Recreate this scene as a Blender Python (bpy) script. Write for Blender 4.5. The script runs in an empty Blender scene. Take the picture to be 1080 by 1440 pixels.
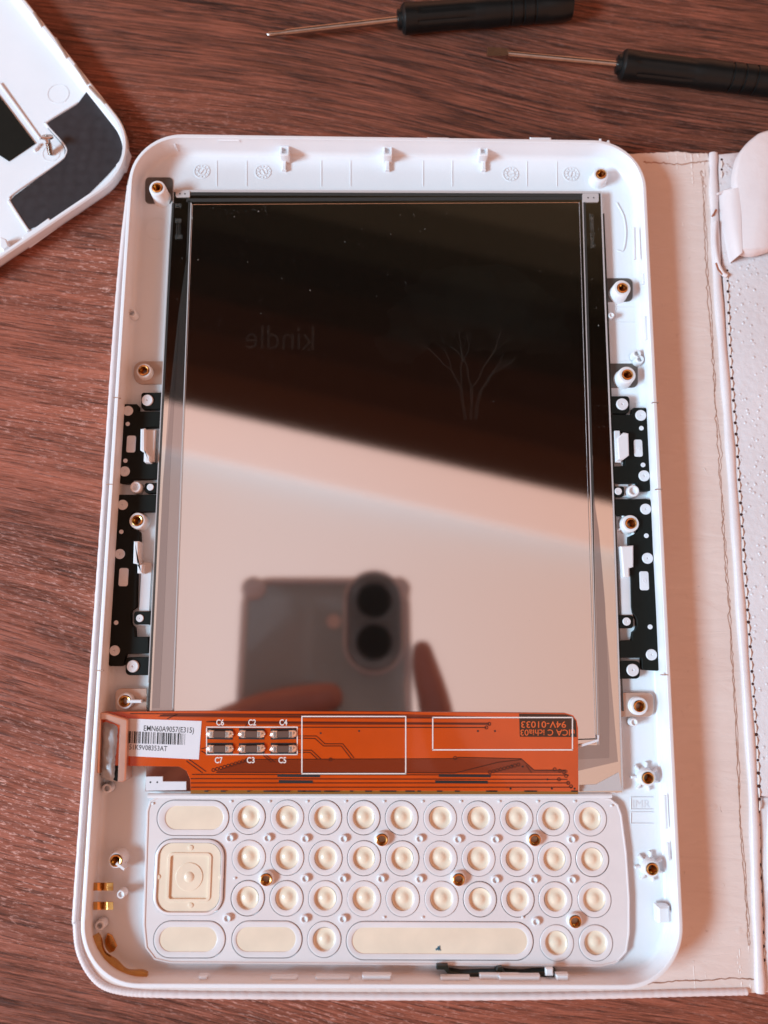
import bpy, bmesh, math, random
from mathutils import Vector, Matrix, noise

random.seed(7)
S = 0.001                                   # all numbers below are millimetres
scene = bpy.context.scene
COL = scene.collection

# ------------------------------------------------------------------ camera
F_PX = 1118.665
CAM_ROT = (0.1615, -0.0123, 0.0074)
CAM_POS = Vector((-1.9595, -25.3513, 184.977))
CR = (Matrix.Rotation(CAM_ROT[2], 3, 'Z') @ Matrix.Rotation(CAM_ROT[1], 3, 'Y') @ Matrix.Rotation(CAM_ROT[0], 3, 'X'))
cam_d = bpy.data.cameras.new('camera')
cam = bpy.data.objects.new('camera', cam_d); COL.objects.link(cam)
cam.matrix_world = Matrix.Translation(CAM_POS * S) @ CR.to_4x4()
cam_d.sensor_fit = 'HORIZONTAL'
cam_d.lens = 6.0
cam_d.sensor_width = 6.0 / F_PX * 1080
cam_d.clip_start = 0.002; cam_d.clip_end = 20
cam_d.dof.use_dof = True
cam_d.dof.focus_distance = 0.179
cam_d.dof.aperture_fstop = 2.2
scene.camera = cam
scene.render.resolution_x = 768; scene.render.resolution_y = 1024
scene.view_settings.view_transform = 'Standard'
scene.view_settings.look = 'None'
scene.view_settings.exposure = 0.0
scene.view_settings.gamma = 1.0
scene.view_settings.use_curve_mapping = False

# ------------------------------------------------------------------ light
world = bpy.data.worlds.new('World'); scene.world = world
world.use_nodes = True
bg = world.node_tree.nodes['Background']
bg.inputs[0].default_value = (1.0, 0.45, 0.28, 1)
bg.inputs[1].default_value = 1.0
def window_light():
    az, el, d = math.radians(197), math.radians(34), 1.6
    p = Vector((math.cos(az) * math.cos(el), math.sin(az) * math.cos(el), math.sin(el))) * d
    l = bpy.data.lights.new('window_light', 'AREA'); l.shape = 'RECTANGLE'
    l.size = 0.55; l.size_y = 0.30; l.energy = 37; l.color = (0.46, 0.79, 1.0)
    o = bpy.data.objects.new('window_light', l); COL.objects.link(o)
    o.location = p
    o.rotation_euler = (-p).to_track_quat('-Z', 'Y').to_euler()
window_light()

# ------------------------------------------------------------------ pixel -> place
def ray(px, py):
    return (CR @ Vector(((px - 540) / F_PX, -(py - 720) / F_PX, -1.0)))
def P(px, py, z):                            # the point at height z (mm) that a photo pixel looks at
    d = ray(px, py); t = (z - CAM_POS.z) / d.z
    return CAM_POS + d * t
def refl(px, py, zm, zt):                    # where the mirrored ray reaches height zt
    a = P(px, py, zm); d = ray(px, py); d = Vector((d.x, d.y, -d.z))
    return a + d * ((zt - zm) / d.z)

# ------------------------------------------------------------------ objects
WL = {}
def parent_to(o, par, loc):
    WL[o.name] = Vector(loc)
    if par is not None:
        o.parent = par
        o.matrix_parent_inverse = Matrix.Translation(-WL[par.name])
def tag(o, label=None, cat=None, group=None, kind=None):
    if label: o['label'] = label
    if cat: o['category'] = cat
    if group: o['group'] = group
    if kind: o['kind'] = kind
    return o
def thing(name, loc, label, cat, group=None):
    o = bpy.data.objects.new(name, None); COL.objects.link(o)
    o.empty_display_size = 0.005
    o.location = Vector(loc) * S
    WL[o.name] = Vector(loc) * S
    return tag(o, label, cat, group)

class MB:
    def __init__(s): s.v = []; s.f = []; s.m = []
    def add(s, vs, fs, mi=0):
        b = len(s.v); s.v += [Vector(v) for v in vs]
        for f in fs: s.f.append([b + i for i in f]); s.m.append(mi)
        return s
    def rings(s, rings, cap0=True, cap1=True, closed=True, mi=0):
        n = len(rings[0]); vs = [p for r in rings for p in r]; fs = []
        for k in range(len(rings) - 1):
            for i in range(n if closed else n - 1):
                j = (i + 1) % n
                fs.append((k*n+i, k*n+j, (k+1)*n+j, (k+1)*n+i))
        if cap0: fs.append(tuple(reversed(range(n))))
        if cap1: fs.append(tuple((len(rings)-1)*n + i for i in range(n)))
        return s.add(vs, fs, mi)
    def lathe(s, prof, c=(0,0,0), n=24, mi=0, cap0=False, cap1=True):
        c = Vector(c)
        return s.rings([[c + Vector((r*math.cos(2*math.pi*i/n), r*math.sin(2*math.pi*i/n), z)) for i in range(n)] for r, z in prof], cap0, cap1, True, mi)
    def box(s, c, d, rz=0, mi=0, bev=0.0):
        c = Vector(c); hx, hy, hz = d[0]/2, d[1]/2, d[2]/2
        M = Matrix.Rotation(rz, 3, 'Z')
        def q(ix, iy, z): return [c + M @ Vector((sx*ix, sy*iy, z)) for sx, sy in ((-1,-1),(1,-1),(1,1),(-1,1))]
        b = min(bev, hx*.9, hy*.9, hz*.9)
        rs = [q(hx, hy, -hz), q(hx, hy, hz-b)]
        if b > 0: rs.append(q(hx-b, hy-b, hz))
        return s.rings(rs, mi=mi)
    def poly(s, pts, z0, z1, bev=0.0, mi=0):
        """extruded outline (any winding); top edge bevelled by bev"""
        pts = [Vector((p[0], p[1], 0)) for p in pts]
        a = sum(pts[i-1].x*pts[i].y - pts[i].x*pts[i-1].y for i in range(len(pts)))
        if a < 0: pts.reverse()
        n = len(pts)
        def lift(ps, z): return [Vector((p.x, p.y, z)) for p in ps]
        rs = [lift(pts, z0), lift(pts, z1 - bev)]
        if bev > 0:
            ins = []
            for i in range(n):
                d0 = (pts[i]-pts[i-1]); d1 = (pts[(i+1)%n]-pts[i])
                if d0.length < 1e-6 or d1.length < 1e-6: ins.append(pts[i]); continue
                n0 = Vector((-d0.y, d0.x, 0)).normalized(); n1 = Vector((-d1.y, d1.x, 0)).normalized()
                m = n0 + n1
                if m.length < .2: m = n0
                m.normalize(); k = min(2.0, 1/max(.3, m.dot(n0)))
                ins.append(pts[i] + m*bev*k)
            rs.append(lift(ins, z1))
        return s.rings(rs, mi=mi)
    def tube(s, path, rad, n=8, flat=1.0, mi=0):
        path = [Vector(p) for p in path]; rs = []
        for i, p in enumerate(path):
            t = (path[min(i+1, len(path)-1)] - path[max(i-1, 0)]).normalized()
            up = Vector((0,0,1)) if abs(t.z) < .95 else Vector((0,1,0))
            x = t.cross(up).normalized(); y = x.cross(t).normalized()
            r = rad[i] if isinstance(rad, (list, tuple)) else rad
            rs.append([p + x*math.cos(2*math.pi*k/n)*r + y*math.sin(2*math.pi*k/n)*r*flat for k in range(n)])
        return s.rings(rs, mi=mi)
    def ribbon(s, path, w, mi=0):
        path = [Vector(p) for p in path]; L = []; R = []
        for i, p in enumerate(path):
            t = (path[min(i+1, len(path)-1)] - path[max(i-1, 0)]); t.z = 0; t.normalize()
            x = Vector((-t.y, t.x, 0))*w/2
            L.append(p+x); R.append(p-x)
        n = len(path)
        return s.add(L+R, [(i, n+i, n+i+1, i+1) for i in range(n-1)], mi)
    def mesh(s, name, mats, origin=None, smooth=35):
        me = bpy.data.meshes.new(name)
        if origin is None: origin = Vector((0,0,0))
        me.from_pydata([(v-origin)*S for v in s.v], [], s.f)
        me.validate()
        mats = mats if isinstance(mats, (list, tuple)) else [mats]
        for m in mats: me.materials.append(m)
        if len(me.polygons) == len(s.m): me.polygons.foreach_set('material_index', s.m)
        bm = bmesh.new(); bm.from_mesh(me)
        bmesh.ops.recalc_face_normals(bm, faces=bm.faces); bm.to_mesh(me); bm.free()
        me.shade_smooth(); me.set_sharp_from_angle(angle=math.radians(smooth))
        return me
    def build(s, name, mats, par=None, smooth=35):
        n = len(s.v)
        xs = [v.x for v in s.v]; ys = [v.y for v in s.v]; zs = [v.z for v in s.v]
        o = Vector(((min(xs)+max(xs))/2, (min(ys)+max(ys))/2, min(zs)))
        me = s.mesh(name, mats, o, smooth)
        return put(name, me, o, par)
def put(name, me, loc, par=None, rz=0.0, sc=1.0):
    ob = bpy.data.objects.new(name, me); COL.objects.link(ob)
    ob.location = Vector(loc)*S; ob.rotation_euler = (0, 0, rz); ob.scale = (sc, sc, sc)
    parent_to(ob, par, Vector(loc)*S)
    return ob
def rr(w, h, r, z, c=(0,0), rz=0.0, n=8):
    """rounded rectangle ring"""
    r = max(.02, min(r, w/2-.01, h/2-.01)); pts = []
    for k, (sx, sy) in enumerate(((1,1),(-1,1),(-1,-1),(1,-1))):
        for i in range(n+1):
            a = math.pi/2*(k + i/n)
            pts.append((sx*(w/2-r)+r*math.cos(a), sy*(h/2-r)+r*math.sin(a)))
    ca, sa = math.cos(rz), math.sin(rz)
    return [Vector((c[0]+x*ca-y*sa, c[1]+x*sa+y*ca, z)) for x, y in pts]
def rprof(mb, w, h, r, prof, c=(0,0), rz=0.0, n=8, mi=0, cap0=True, cap1=True):
    return mb.rings([rr(w-2*d, h-2*d, r-d, z, c, rz, n) for d, z in prof], cap0, cap1, True, mi)

def text_into(mb, string, O, X, Y, mi=0, bold=0.0):
    """flat lettering: O = start of the line, X = its end, Y = top of the letters above O"""
    cu = bpy.data.curves.new('t', 'FONT'); cu.body = string; cu.resolution_u = 3; cu.offset = bold
    ob = bpy.data.objects.new('t', cu); COL.objects.link(ob)
    dg = bpy.context.evaluated_depsgraph_get(); dg.update()
    me = bpy.data.meshes.new_from_object(ob.evaluated_get(dg))
    vs = [v.co.copy() for v in me.vertices]; fs = [tuple(p.vertices) for p in me.polygons]
    bpy.data.objects.remove(ob); bpy.data.curves.remove(cu); bpy.data.meshes.remove(me)
    x0 = min(v.x for v in vs); x1 = max(v.x for v in vs); y0 = 0; y1 = max(v.y for v in vs)
    O, X, Y = Vector(O), Vector(X), Vector(Y)
    mb.add([O + (X-O)*((v.x-x0)/(x1-x0)) + (Y-O)*((v.y-y0)/(y1-y0)) for v in vs], fs, mi)

# ------------------------------------------------------------------ materials
def nt(name):
    m = bpy.data.materials.new(name); m.use_nodes = True
    t = m.node_tree; return m, t, t.nodes['Principled BSDF']
def N(t, kind, **kw):
    n = t.nodes.new(kind)
    for k, v in kw.items(): setattr(n, k, v)
    return n
def mat(name, col, rough=.5, metal=0.0, noise_amt=0.0, nscale=300, bump=0.0, bscale=900, spec=.5, coat=0.0, trans=0.0, alpha=1.0, sss=0.0):
    m, t, b = nt(name)
    b.inputs['Base Color'].default_value = (*col, 1)
    b.inputs['Roughness'].default_value = rough
    b.inputs['Metallic'].default_value = metal
    b.inputs['Specular IOR Level'].default_value = spec
    b.inputs['Coat Weight'].default_value = coat
    b.inputs['Transmission Weight'].default_value = trans
    b.inputs['Alpha'].default_value = alpha
    if sss > 0:
        b.inputs['Subsurface Weight'].default_value = sss
        b.inputs['Subsurface Radius'].default_value = (.0015, .001, .0008)
        b.inputs['Subsurface Scale'].default_value = 1.0
    co = N(t, 'ShaderNodeTexCoord')
    if noise_amt > 0:
        nz = N(t, 'ShaderNodeTexNoise'); nz.inputs['Scale'].default_value = nscale; nz.inputs['Detail'].default_value = 4
        t.links.new(co.outputs['Object'], nz.inputs['Vector'])
        mx = N(t, 'ShaderNodeMix', data_type='RGBA', blend_type='MULTIPLY')
        mr = N(t, 'ShaderNodeMapRange'); mr.inputs[1].default_value = .3; mr.inputs[2].default_value = .7
        mr.inputs[3].default_value = 1-noise_amt; mr.inputs[4].default_value = 1
        t.links.new(nz.outputs['Fac'], mr.inputs[0])
        mx.inputs[0].default_value = 1; mx.inputs[6].default_value = (*col, 1)
        t.links.new(mr.outputs[0], mx.inputs[7]); t.links.new(mx.outputs[2], b.inputs['Base Color'])
    if bump > 0:
        nb = N(t, 'ShaderNodeTexNoise'); nb.inputs['Scale'].default_value = bscale; nb.inputs['Detail'].default_value = 3
        t.links.new(co.outputs['Object'], nb.inputs['Vector'])
        bp = N(t, 'ShaderNodeBump'); bp.inputs['Strength'].default_value = bump; bp.inputs['Distance'].default_value = .0003
        t.links.new(nb.outputs['Fac'], bp.inputs['Height']); t.links.new(bp.outputs[0], b.inputs['Normal'])
    return m

def wood_material():
    m, t, b = nt('dark_wood_grain')
    L = t.links.new
    co = N(t, 'ShaderNodeTexCoord')
    rot = N(t, 'ShaderNodeMapping'); rot.inputs['Rotation'].default_value = (0, 0, math.radians(10))
    L(co.outputs['Object'], rot.inputs[0])
    warp = N(t, 'ShaderNodeTexNoise'); warp.inputs['Scale'].default_value = 5; warp.inputs['Detail'].default_value = 1
    L(rot.outputs[0], warp.inputs['Vector'])
    ws = N(t, 'ShaderNodeMath', operation='MULTIPLY_ADD'); ws.inputs[1].default_value = .035; ws.inputs[2].default_value = -.0175
    L(warp.outputs['Fac'], ws.inputs[0])
    cmb = N(t, 'ShaderNodeCombineXYZ'); L(ws.outputs[0], cmb.inputs[1])
    vadd = N(t, 'ShaderNodeVectorMath', operation='ADD'); L(rot.outputs[0], vadd.inputs[0]); L(cmb.outputs[0], vadd.inputs[1])
    def stretched(sx, sy, detail=4, rough=.55, off=0):
        mp = N(t, 'ShaderNodeMapping'); mp.inputs['Scale'].default_value = (sx, sy, 1); mp.inputs['Location'].default_value = (off, off*1.7, 0)
        L(vadd.outputs[0], mp.inputs[0])
        n = N(t, 'ShaderNodeTexNoise'); n.inputs['Scale'].default_value = 1; n.inputs['Detail'].default_value = detail; n.inputs['Roughness'].default_value = rough
        L(mp.outputs[0], n.inputs['Vector']); return n.outputs['Fac']
    def rng(v, a, c, lo=0., hi=1.):
        r = N(t, 'ShaderNodeMapRange'); r.inputs[1].default_value = a; r.inputs[2].default_value = c
        r.inputs[3].default_value = lo; r.inputs[4].default_value = hi; L(v, r.inputs[0]); return r.outputs[0]
    def mixc(f, a, c, mode='MIX'):
        x = N(t, 'ShaderNodeMix', data_type='RGBA', blend_type=mode)
        for s, v in ((0, f), (6, a), (7, c)):
            if isinstance(v, tuple): x.inputs[s].default_value = (*v, 1)
            elif isinstance(v, float): x.inputs[s].default_value = v
            else: L(v, x.inputs[s])
        return x.outputs[2]
    def mul(a, c):
        x = N(t, 'ShaderNodeMath', operation='MULTIPLY'); L(a, x.inputs[0])
        if isinstance(c, float): x.inputs[1].default_value = c
        else: L(c, x.inputs[1])
        return x.outputs[0]
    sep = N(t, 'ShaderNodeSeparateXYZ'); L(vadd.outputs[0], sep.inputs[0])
    ramp = N(t, 'ShaderNodeValToRGB')          # board figure, close grain above and below; shade toward the top painted in
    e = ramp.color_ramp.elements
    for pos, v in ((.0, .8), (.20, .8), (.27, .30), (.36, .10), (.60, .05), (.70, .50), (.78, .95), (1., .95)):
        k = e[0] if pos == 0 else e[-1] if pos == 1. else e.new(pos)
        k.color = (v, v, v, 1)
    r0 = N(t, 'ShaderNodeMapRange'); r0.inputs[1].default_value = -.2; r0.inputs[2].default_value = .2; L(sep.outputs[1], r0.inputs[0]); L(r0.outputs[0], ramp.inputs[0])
    dense_shaded = ramp.outputs[0]
    band = stretched(7, 90, 5, .6, 3.1)
    fib = stretched(40, 1700, 5, .7, 1.3)
    streak = stretched(42, 700, 6, .72, 8.2)
    pore = stretched(80, 2100, 3, .65, 5.5)
    fleck = stretched(420, 1700, 4, .75, 2.2)
    area = stretched(9, 30, 3, .6, 9.4)
    c0a = mixc(rng(band, .34, .64), (.17, .050, .029), (.43, .120, .068))
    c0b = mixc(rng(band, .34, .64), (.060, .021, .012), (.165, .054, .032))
    c0 = mixc(dense_shaded, c0a, c0b)
    c1 = mixc(mul(rng(fib, .44, .60), .5), c0, (.50, .155, .095))
    dark = mul(rng(streak, .50, .585), rng(band, .66, .36, .25, 1.))
    c2 = mixc(mul(dark, rng(dense_shaded, 0., 1., .34, .92)), c1, (.016, .006, .0045))
    c3 = mixc(mul(rng(pore, .53, .62), .6), c2, (.03, .011, .008))
    lf = mul(mul(rng(fleck, .54, .63), rng(area, .40, .60, .15, .9)), rng(dense_shaded, 0., .9, 1., .12))
    c4 = mixc(lf, c3, (.80, .44, .36))  # pale flecks: glints off the pore edges, painted into the colour
    L(c4, b.inputs['Base Color'])
    b.inputs['Roughness'].default_value = .5; b.inputs['Specular IOR Level'].default_value = .2
    bp = N(t, 'ShaderNodeBump'); bp.inputs['Strength'].default_value = .7; bp.inputs['Distance'].default_value = .0004
    s = N(t, 'ShaderNodeMath', operation='SUBTRACT'); L(fib, s.inputs[0]); L(mul(dark, .6), s.inputs[1])
    L(s.outputs[0], bp.inputs['Height']); L(bp.outputs[0], b.inputs['Normal'])
    return m

def leather_material(name, col, col2, pebble, rough=.55):
    m, t, b = nt(name); L = t.links.new
    co = N(t, 'ShaderNodeTexCoord')
    nz = N(t, 'ShaderNodeTexNoise'); nz.inputs['Scale'].default_value = 45; nz.inputs['Detail'].default_value = 5
    L(co.outputs['Object'], nz.inputs['Vector'])
    mr = N(t, 'ShaderNodeMapRange'); mr.inputs[1].default_value = .35; mr.inputs[2].default_value = .68; L(nz.outputs['Fac'], mr.inputs[0])
    mx = N(t, 'ShaderNodeMix', data_type='RGBA'); mx.inputs[6].default_value = (*col, 1); mx.inputs[7].default_value = (*col2, 1)
    L(mr.outputs[0], mx.inputs[0]); L(mx.outputs[2], b.inputs['Base Color'])
    b.inputs['Roughness'].default_value = rough
    f = N(t, 'ShaderNodeTexNoise'); f.inputs['Scale'].default_value = 650 if pebble else 420; f.inputs['Detail'].default_value = 4
    mp = N(t, 'ShaderNodeMapping'); mp.inputs['Scale'].default_value = (.45, 1.6, 1) if name == 'tan_lining' else (1, 1, 1)
    L(co.outputs['Object'], mp.inputs[0]); L(mp.outputs[0], f.inputs['Vector'])
    h = f.outputs['Fac']
    v = N(t, 'ShaderNodeTexVoronoi'); v.inputs['Scale'].default_value = 620 if pebble else 120
    v.feature = 'F1'; L(co.outputs['Object'], v.inputs['Vector'])
    if pebble:
        r = N(t, 'ShaderNodeMapRange'); r.inputs[1].default_value = 0; r.inputs[2].default_value = .28; r.inputs[3].default_value = 1; r.inputs[4].default_value = 0
    else:
        r = N(t, 'ShaderNodeMapRange'); r.inputs[1].default_value = 0; r.inputs[2].default_value = .10; r.inputs[3].default_value = .8; r.inputs[4].default_value = 0
    L(v.outputs['Distance'], r.inputs[0])
    ad = N(t, 'ShaderNodeMath', operation='ADD'); L(h, ad.inputs[0]); L(r.outputs[0], ad.inputs[1])
    bp = N(t, 'ShaderNodeBump'); bp.inputs['Strength'].default_value = .8 if pebble else .42; bp.inputs['Distance'].default_value = .0003
    L(ad.outputs[0], bp.inputs['Height'])
    if name == 'tan_lining':                            # soft wrinkles in the worn lining
        w = N(t, 'ShaderNodeTexNoise'); w.inputs['Scale'].default_value = 130; w.inputs['Detail'].default_value = 4; w.inputs['Distortion'].default_value = 1.2
        L(mp.outputs[0], w.inputs['Vector'])
        b2 = N(t, 'ShaderNodeBump'); b2.inputs['Strength'].default_value = .6; b2.inputs['Distance'].default_value = .0006
        L(w.outputs['Fac'], b2.inputs['Height']); L(b2.outputs[0], bp.inputs['Normal'])
    L(bp.outputs[0], b.inputs['Normal'])
    return m

def mirror_material(name, col, rough, haze):
    m, t, b = nt(name); L = t.links.new
    b.inputs['Base Color'].default_value = (*col, 1); b.inputs['Metallic'].default_value = 1; b.inputs['Roughness'].default_value = rough
    d = N(t, 'ShaderNodeBsdfDiffuse'); d.inputs[0].default_value = (.5, .5, .46, 1)
    x = N(t, 'ShaderNodeMixShader'); x.inputs[0].default_value = haze
    L(b.outputs[0], x.inputs[1]); L(d.outputs[0], x.inputs[2])
    L(x.outputs[0], t.nodes['Material Output'].inputs[0])
    return m

M = {}
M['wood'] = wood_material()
M['white'] = mat('white_plastic', (.83, .82, .84), .26, noise_amt=.05, nscale=60, bump=.05, bscale=2500)
M['white2'] = mat('white_plastic_matte', (.78, .76, .78), .5, noise_amt=.06, nscale=90, bump=.06, bscale=2500)
M['silicone'] = mat('milky_silicone', (.84, .76, .75), .2, noise_amt=.08, nscale=90)
M['key'] = mat('cream_key_plastic', (.92, .75, .58), .22, noise_amt=.10, nscale=160)
M['black'] = mat('black_plate', (.006, .007, .005), .6, spec=.2, noise_amt=.2, nscale=400)
M['graphite'] = mat('graphite_sheet', (.030, .026, .030), .55, noise_amt=.3, nscale=500, bump=.1, bscale=700)
def dotted(m):
    t = m.node_tree; b = t.nodes['Principled BSDF']
    co = N(t, 'ShaderNodeTexCoord'); v = N(t, 'ShaderNodeTexVoronoi'); v.inputs['Scale'].default_value = 330; v.inputs['Randomness'].default_value = .25
    t.links.new(co.outputs['Object'], v.inputs['Vector'])
    r = N(t, 'ShaderNodeMapRange'); r.inputs[1].default_value = .25; r.inputs[2].default_value = .5; r.inputs[3].default_value = .55; r.inputs[4].default_value = .48
    t.links.new(v.outputs['Distance'], r.inputs[0]); t.links.new(r.outputs[0], b.inputs['Roughness'])
    bp = N(t, 'ShaderNodeBump'); bp.inputs['Strength'].default_value = .22; bp.inputs['Distance'].default_value = .0002
    t.links.new(r.outputs[0], bp.inputs['Height']); t.links.new(bp.outputs[0], b.inputs['Normal'])
dotted(M['graphite'])
M['padgrey'] = mat('grey_frame_tab', (.16, .135, .12), .4, metal=.5, noise_amt=.1)
M['padtan'] = mat('tan_metal_tab', (.62, .44, .36), .35, metal=.6, noise_amt=.12, nscale=400)
M['brass'] = mat('brass', (.72, .36, .12), .25, metal=1, noise_amt=.3, nscale=900)
M['brassdark'] = mat('brass_bore', (.10, .04, .015), .4, metal=1)
M['gold'] = mat('gold_contact', (.80, .42, .13), .25, metal=1, noise_amt=.25, nscale=600)
M['steel'] = mat('steel', (.52, .44, .40), .22, metal=1, noise_amt=.2, nscale=700)
M['handle'] = mat('black_rubber', (.005, .006, .006), .38, spec=.28, noise_amt=.2, nscale=500, bump=.08)
M['mirror'] = mirror_material('display_back_mirror', (.86, .85, .85), .042, .004)
M['mirror2'] = mirror_material('display_glass_edge', (.85, .83, .79), .04, .003)
M['film'] = mirror_material('grey_film', (.50, .47, .48), .03, .055)
M['film2'] = mirror_material('grey_film_dark', (.40, .37, .38), .03, .05)
M['dim'] = mat('display_edge', (.05, .048, .045), .2, spec=.6)
M['clear'] = mat('clear_plastic_edge', (.55, .50, .49), .2, spec=.6)
M['flex'] = mat('orange_polyimide', (.64, .080, .008), .16, noise_amt=.15, nscale=90, spec=.6, coat=.5)
M['amber'] = mat('amber_polyimide', (.30, .12, .02), .3)
M['trace'] = mat('dark_trace', (.07, .012, .005), .3)
M['traceband'] = mat('trace_band', (.22, .032, .009), .2, coat=.4)
M['tracelight'] = mat('raised_trace', (.62, .10, .014), .25)
M['ink'] = mat('black_ink', (.018, .014, .014), .5)
M['patch'] = mat('black_patch', (.055, .022, .012), .3)
M['silk'] = mat('white_silkscreen', (.85, .74, .68), .5)
M['orangeink'] = mat('orange_lettering', (.75, .13, .03), .4)
M['paper'] = mat('white_label_paper', (.78, .75, .78), .5, noise_amt=.04, nscale=200)
M['solder'] = mat('solder', (.86, .80, .74), .32, metal=1, bump=.3, bscale=1500)
M['capbody'] = mat('capacitor_body', (.14, .075, .055), .4)
M['putty'] = mat('grey_putty', (.50, .50, .52), .28, noise_amt=.25, nscale=300, bump=.5, bscale=500, spec=.6)
M['copper'] = mat('copper_tape', (.72, .45, .36), .3, metal=.7, noise_amt=.1)
M['pcb'] = mat('dark_green_board', (.006, .014, .010), .35)
M['lining'] = leather_material('tan_lining', (.75, .60, .54), (.80, .66, .60), False, .5)
M['pebble'] = leather_material('pebbled_leather', (.66, .56, .55), (.72, .61, .60), True, .36)
M['smoothleather'] = leather_material('smooth_leather', (.74, .63, .62), (.80, .70, .69), False, .42)
M['thread'] = mat('pale_thread', (.75, .62, .56), .6)
M['hole'] = mat('stitch_hole', (.05, .014, .010), .7)
M['crack'] = mat('worn_leather_crack', (.50, .27, .19), .7, noise_amt=.3, nscale=600)
M['rust'] = mat('bare_worn_spot', (.42, .12, .05), .7, noise_amt=.3, nscale=900)
M['dust'] = mat('dust', (.7, .7, .65), .8, spec=0, alpha=.4)
M['ghost'] = mat('ghost_image', (.24, .22, .18), .9, spec=0, alpha=.018)
M['ghost2'] = mat('ghost_image_faint', (.22, .24, .18), .9, spec=0, alpha=.003)
M['etch'] = mat('etched_mark', (.42, .42, .40), .8, spec=0, alpha=.18)
M['blue'] = mat('blue_lint', (.05, .17, .24), .8)
M['phone'] = mat('grey_phone_back', (.25, .28, .265), .25, metal=.0, coat=.5)
M['phonedark'] = mat('lens_glass_black', (.015, .016, .014), .08)
M['phonering'] = mat('lens_ring', (.10, .11, .11), .3, metal=.6)
M['plateau'] = mat('camera_plateau', (.10, .11, .108), .25, coat=.6)
M['caserim'] = mat('clear_case', (.50, .46, .44), .12, spec=.8, coat=.6)
M['skin'] = mat('skin', (.30, .12, .085), .5, noise_amt=.15, nscale=100, bump=.1)
M['ceiling'] = mat('cream_ceiling_paint', (.80, .90, .93), .9)
M['cove'] = mat('pale_wall_paint', (.90, .95, .96), .9)

# ------------------------------------------------------------------ setting
ZL = 2.8                # top of the leather cover's lining
RIM = 10.0              # top of the shell's rim
FL = 4.1                # inner floor of the shell
GZ = 6.0                # display glass
UZ = 6.5                # upper layer of the display
FX = 7.3                # flex cable
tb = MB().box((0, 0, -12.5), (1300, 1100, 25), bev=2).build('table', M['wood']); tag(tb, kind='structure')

def overhead():
    ZC = 1750.
    c = MB().box((0, -200, ZC + 25), (3600, 3600, 50)).build('ceiling', M['ceiling']); tag(c, kind='structure')
    zs = 620.
    a = refl(258, 563, UZ, zs); b = refl(852, 700, UZ, zs)
    d = (b-a).normalized(); n = Vector((-d.y, d.x, 0))
    mid = (a+b)/2
    t = math.atan2(d.y, d.x)
    sh = thing('overhead_shelf', mid, 'dark brown overhead shelf mirrored in the upper half of the display', 'shelf')
    off = 0.
    tones = ((.038, .017, .007), (.022, .010, .004), (.014, .007, .003), (.006, .005, .0025), (.003, .004, .0025), (.008, .012, .009), (.022, .032, .026), (.042, .06, .05), (.06, .085, .072), (.075, .105, .09), (.085, .118, .10), (.085, .118, .10))  # dark board tones, with the mirrored edge glow and grey sheen painted in
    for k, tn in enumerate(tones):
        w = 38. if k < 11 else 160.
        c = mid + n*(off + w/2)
        MB().box((c.x, c.y, zs + 11), (1500, w-.6, 22), t, bev=.3).build('board', mat('toned_shelf_board', tn, .8, spec=.1), sh)
        off += w
    # a pale strip of wall under the ceiling beyond the shelf edge
    a2 = refl(280, 640, UZ, ZC-60); b2 = refl(858, 772, UZ, ZC-60)
    d2 = (b2-a2).normalized(); n2 = Vector((-d2.y, d2.x, 0)); m2 = (a2+b2)/2; c2 = m2 + n2*300
    w = MB().box((c2.x, c2.y, ZC-30.5), (3200, 600, 59), math.atan2(d2.y, d2.x), bev=4).build('ceiling_cornice', M['cove']); tag(w, kind='structure')
overhead()

# ------------------------------------------------------------------ leather cover
def smoothpath(pts, n=6):
    out = []
    for i in range(len(pts)-1):
        p0 = Vector(pts[max(i-1, 0)]); p1 = Vector(pts[i]); p2 = Vector(pts[i+1]); p3 = Vector(pts[min(i+2, len(pts)-1)])
        for k in range(n):
            t = k/n
            out.append(.5*((2*p1) + (p2-p0)*t + (2*p0-5*p1+4*p2-p3)*t*t + (3*p1-p0-3*p2+p3)*t**3))
    out.append(Vector(pts[-1])); return out
def pxs(pts, z): return [P(x, y, z) for x, y in pts]

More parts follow.
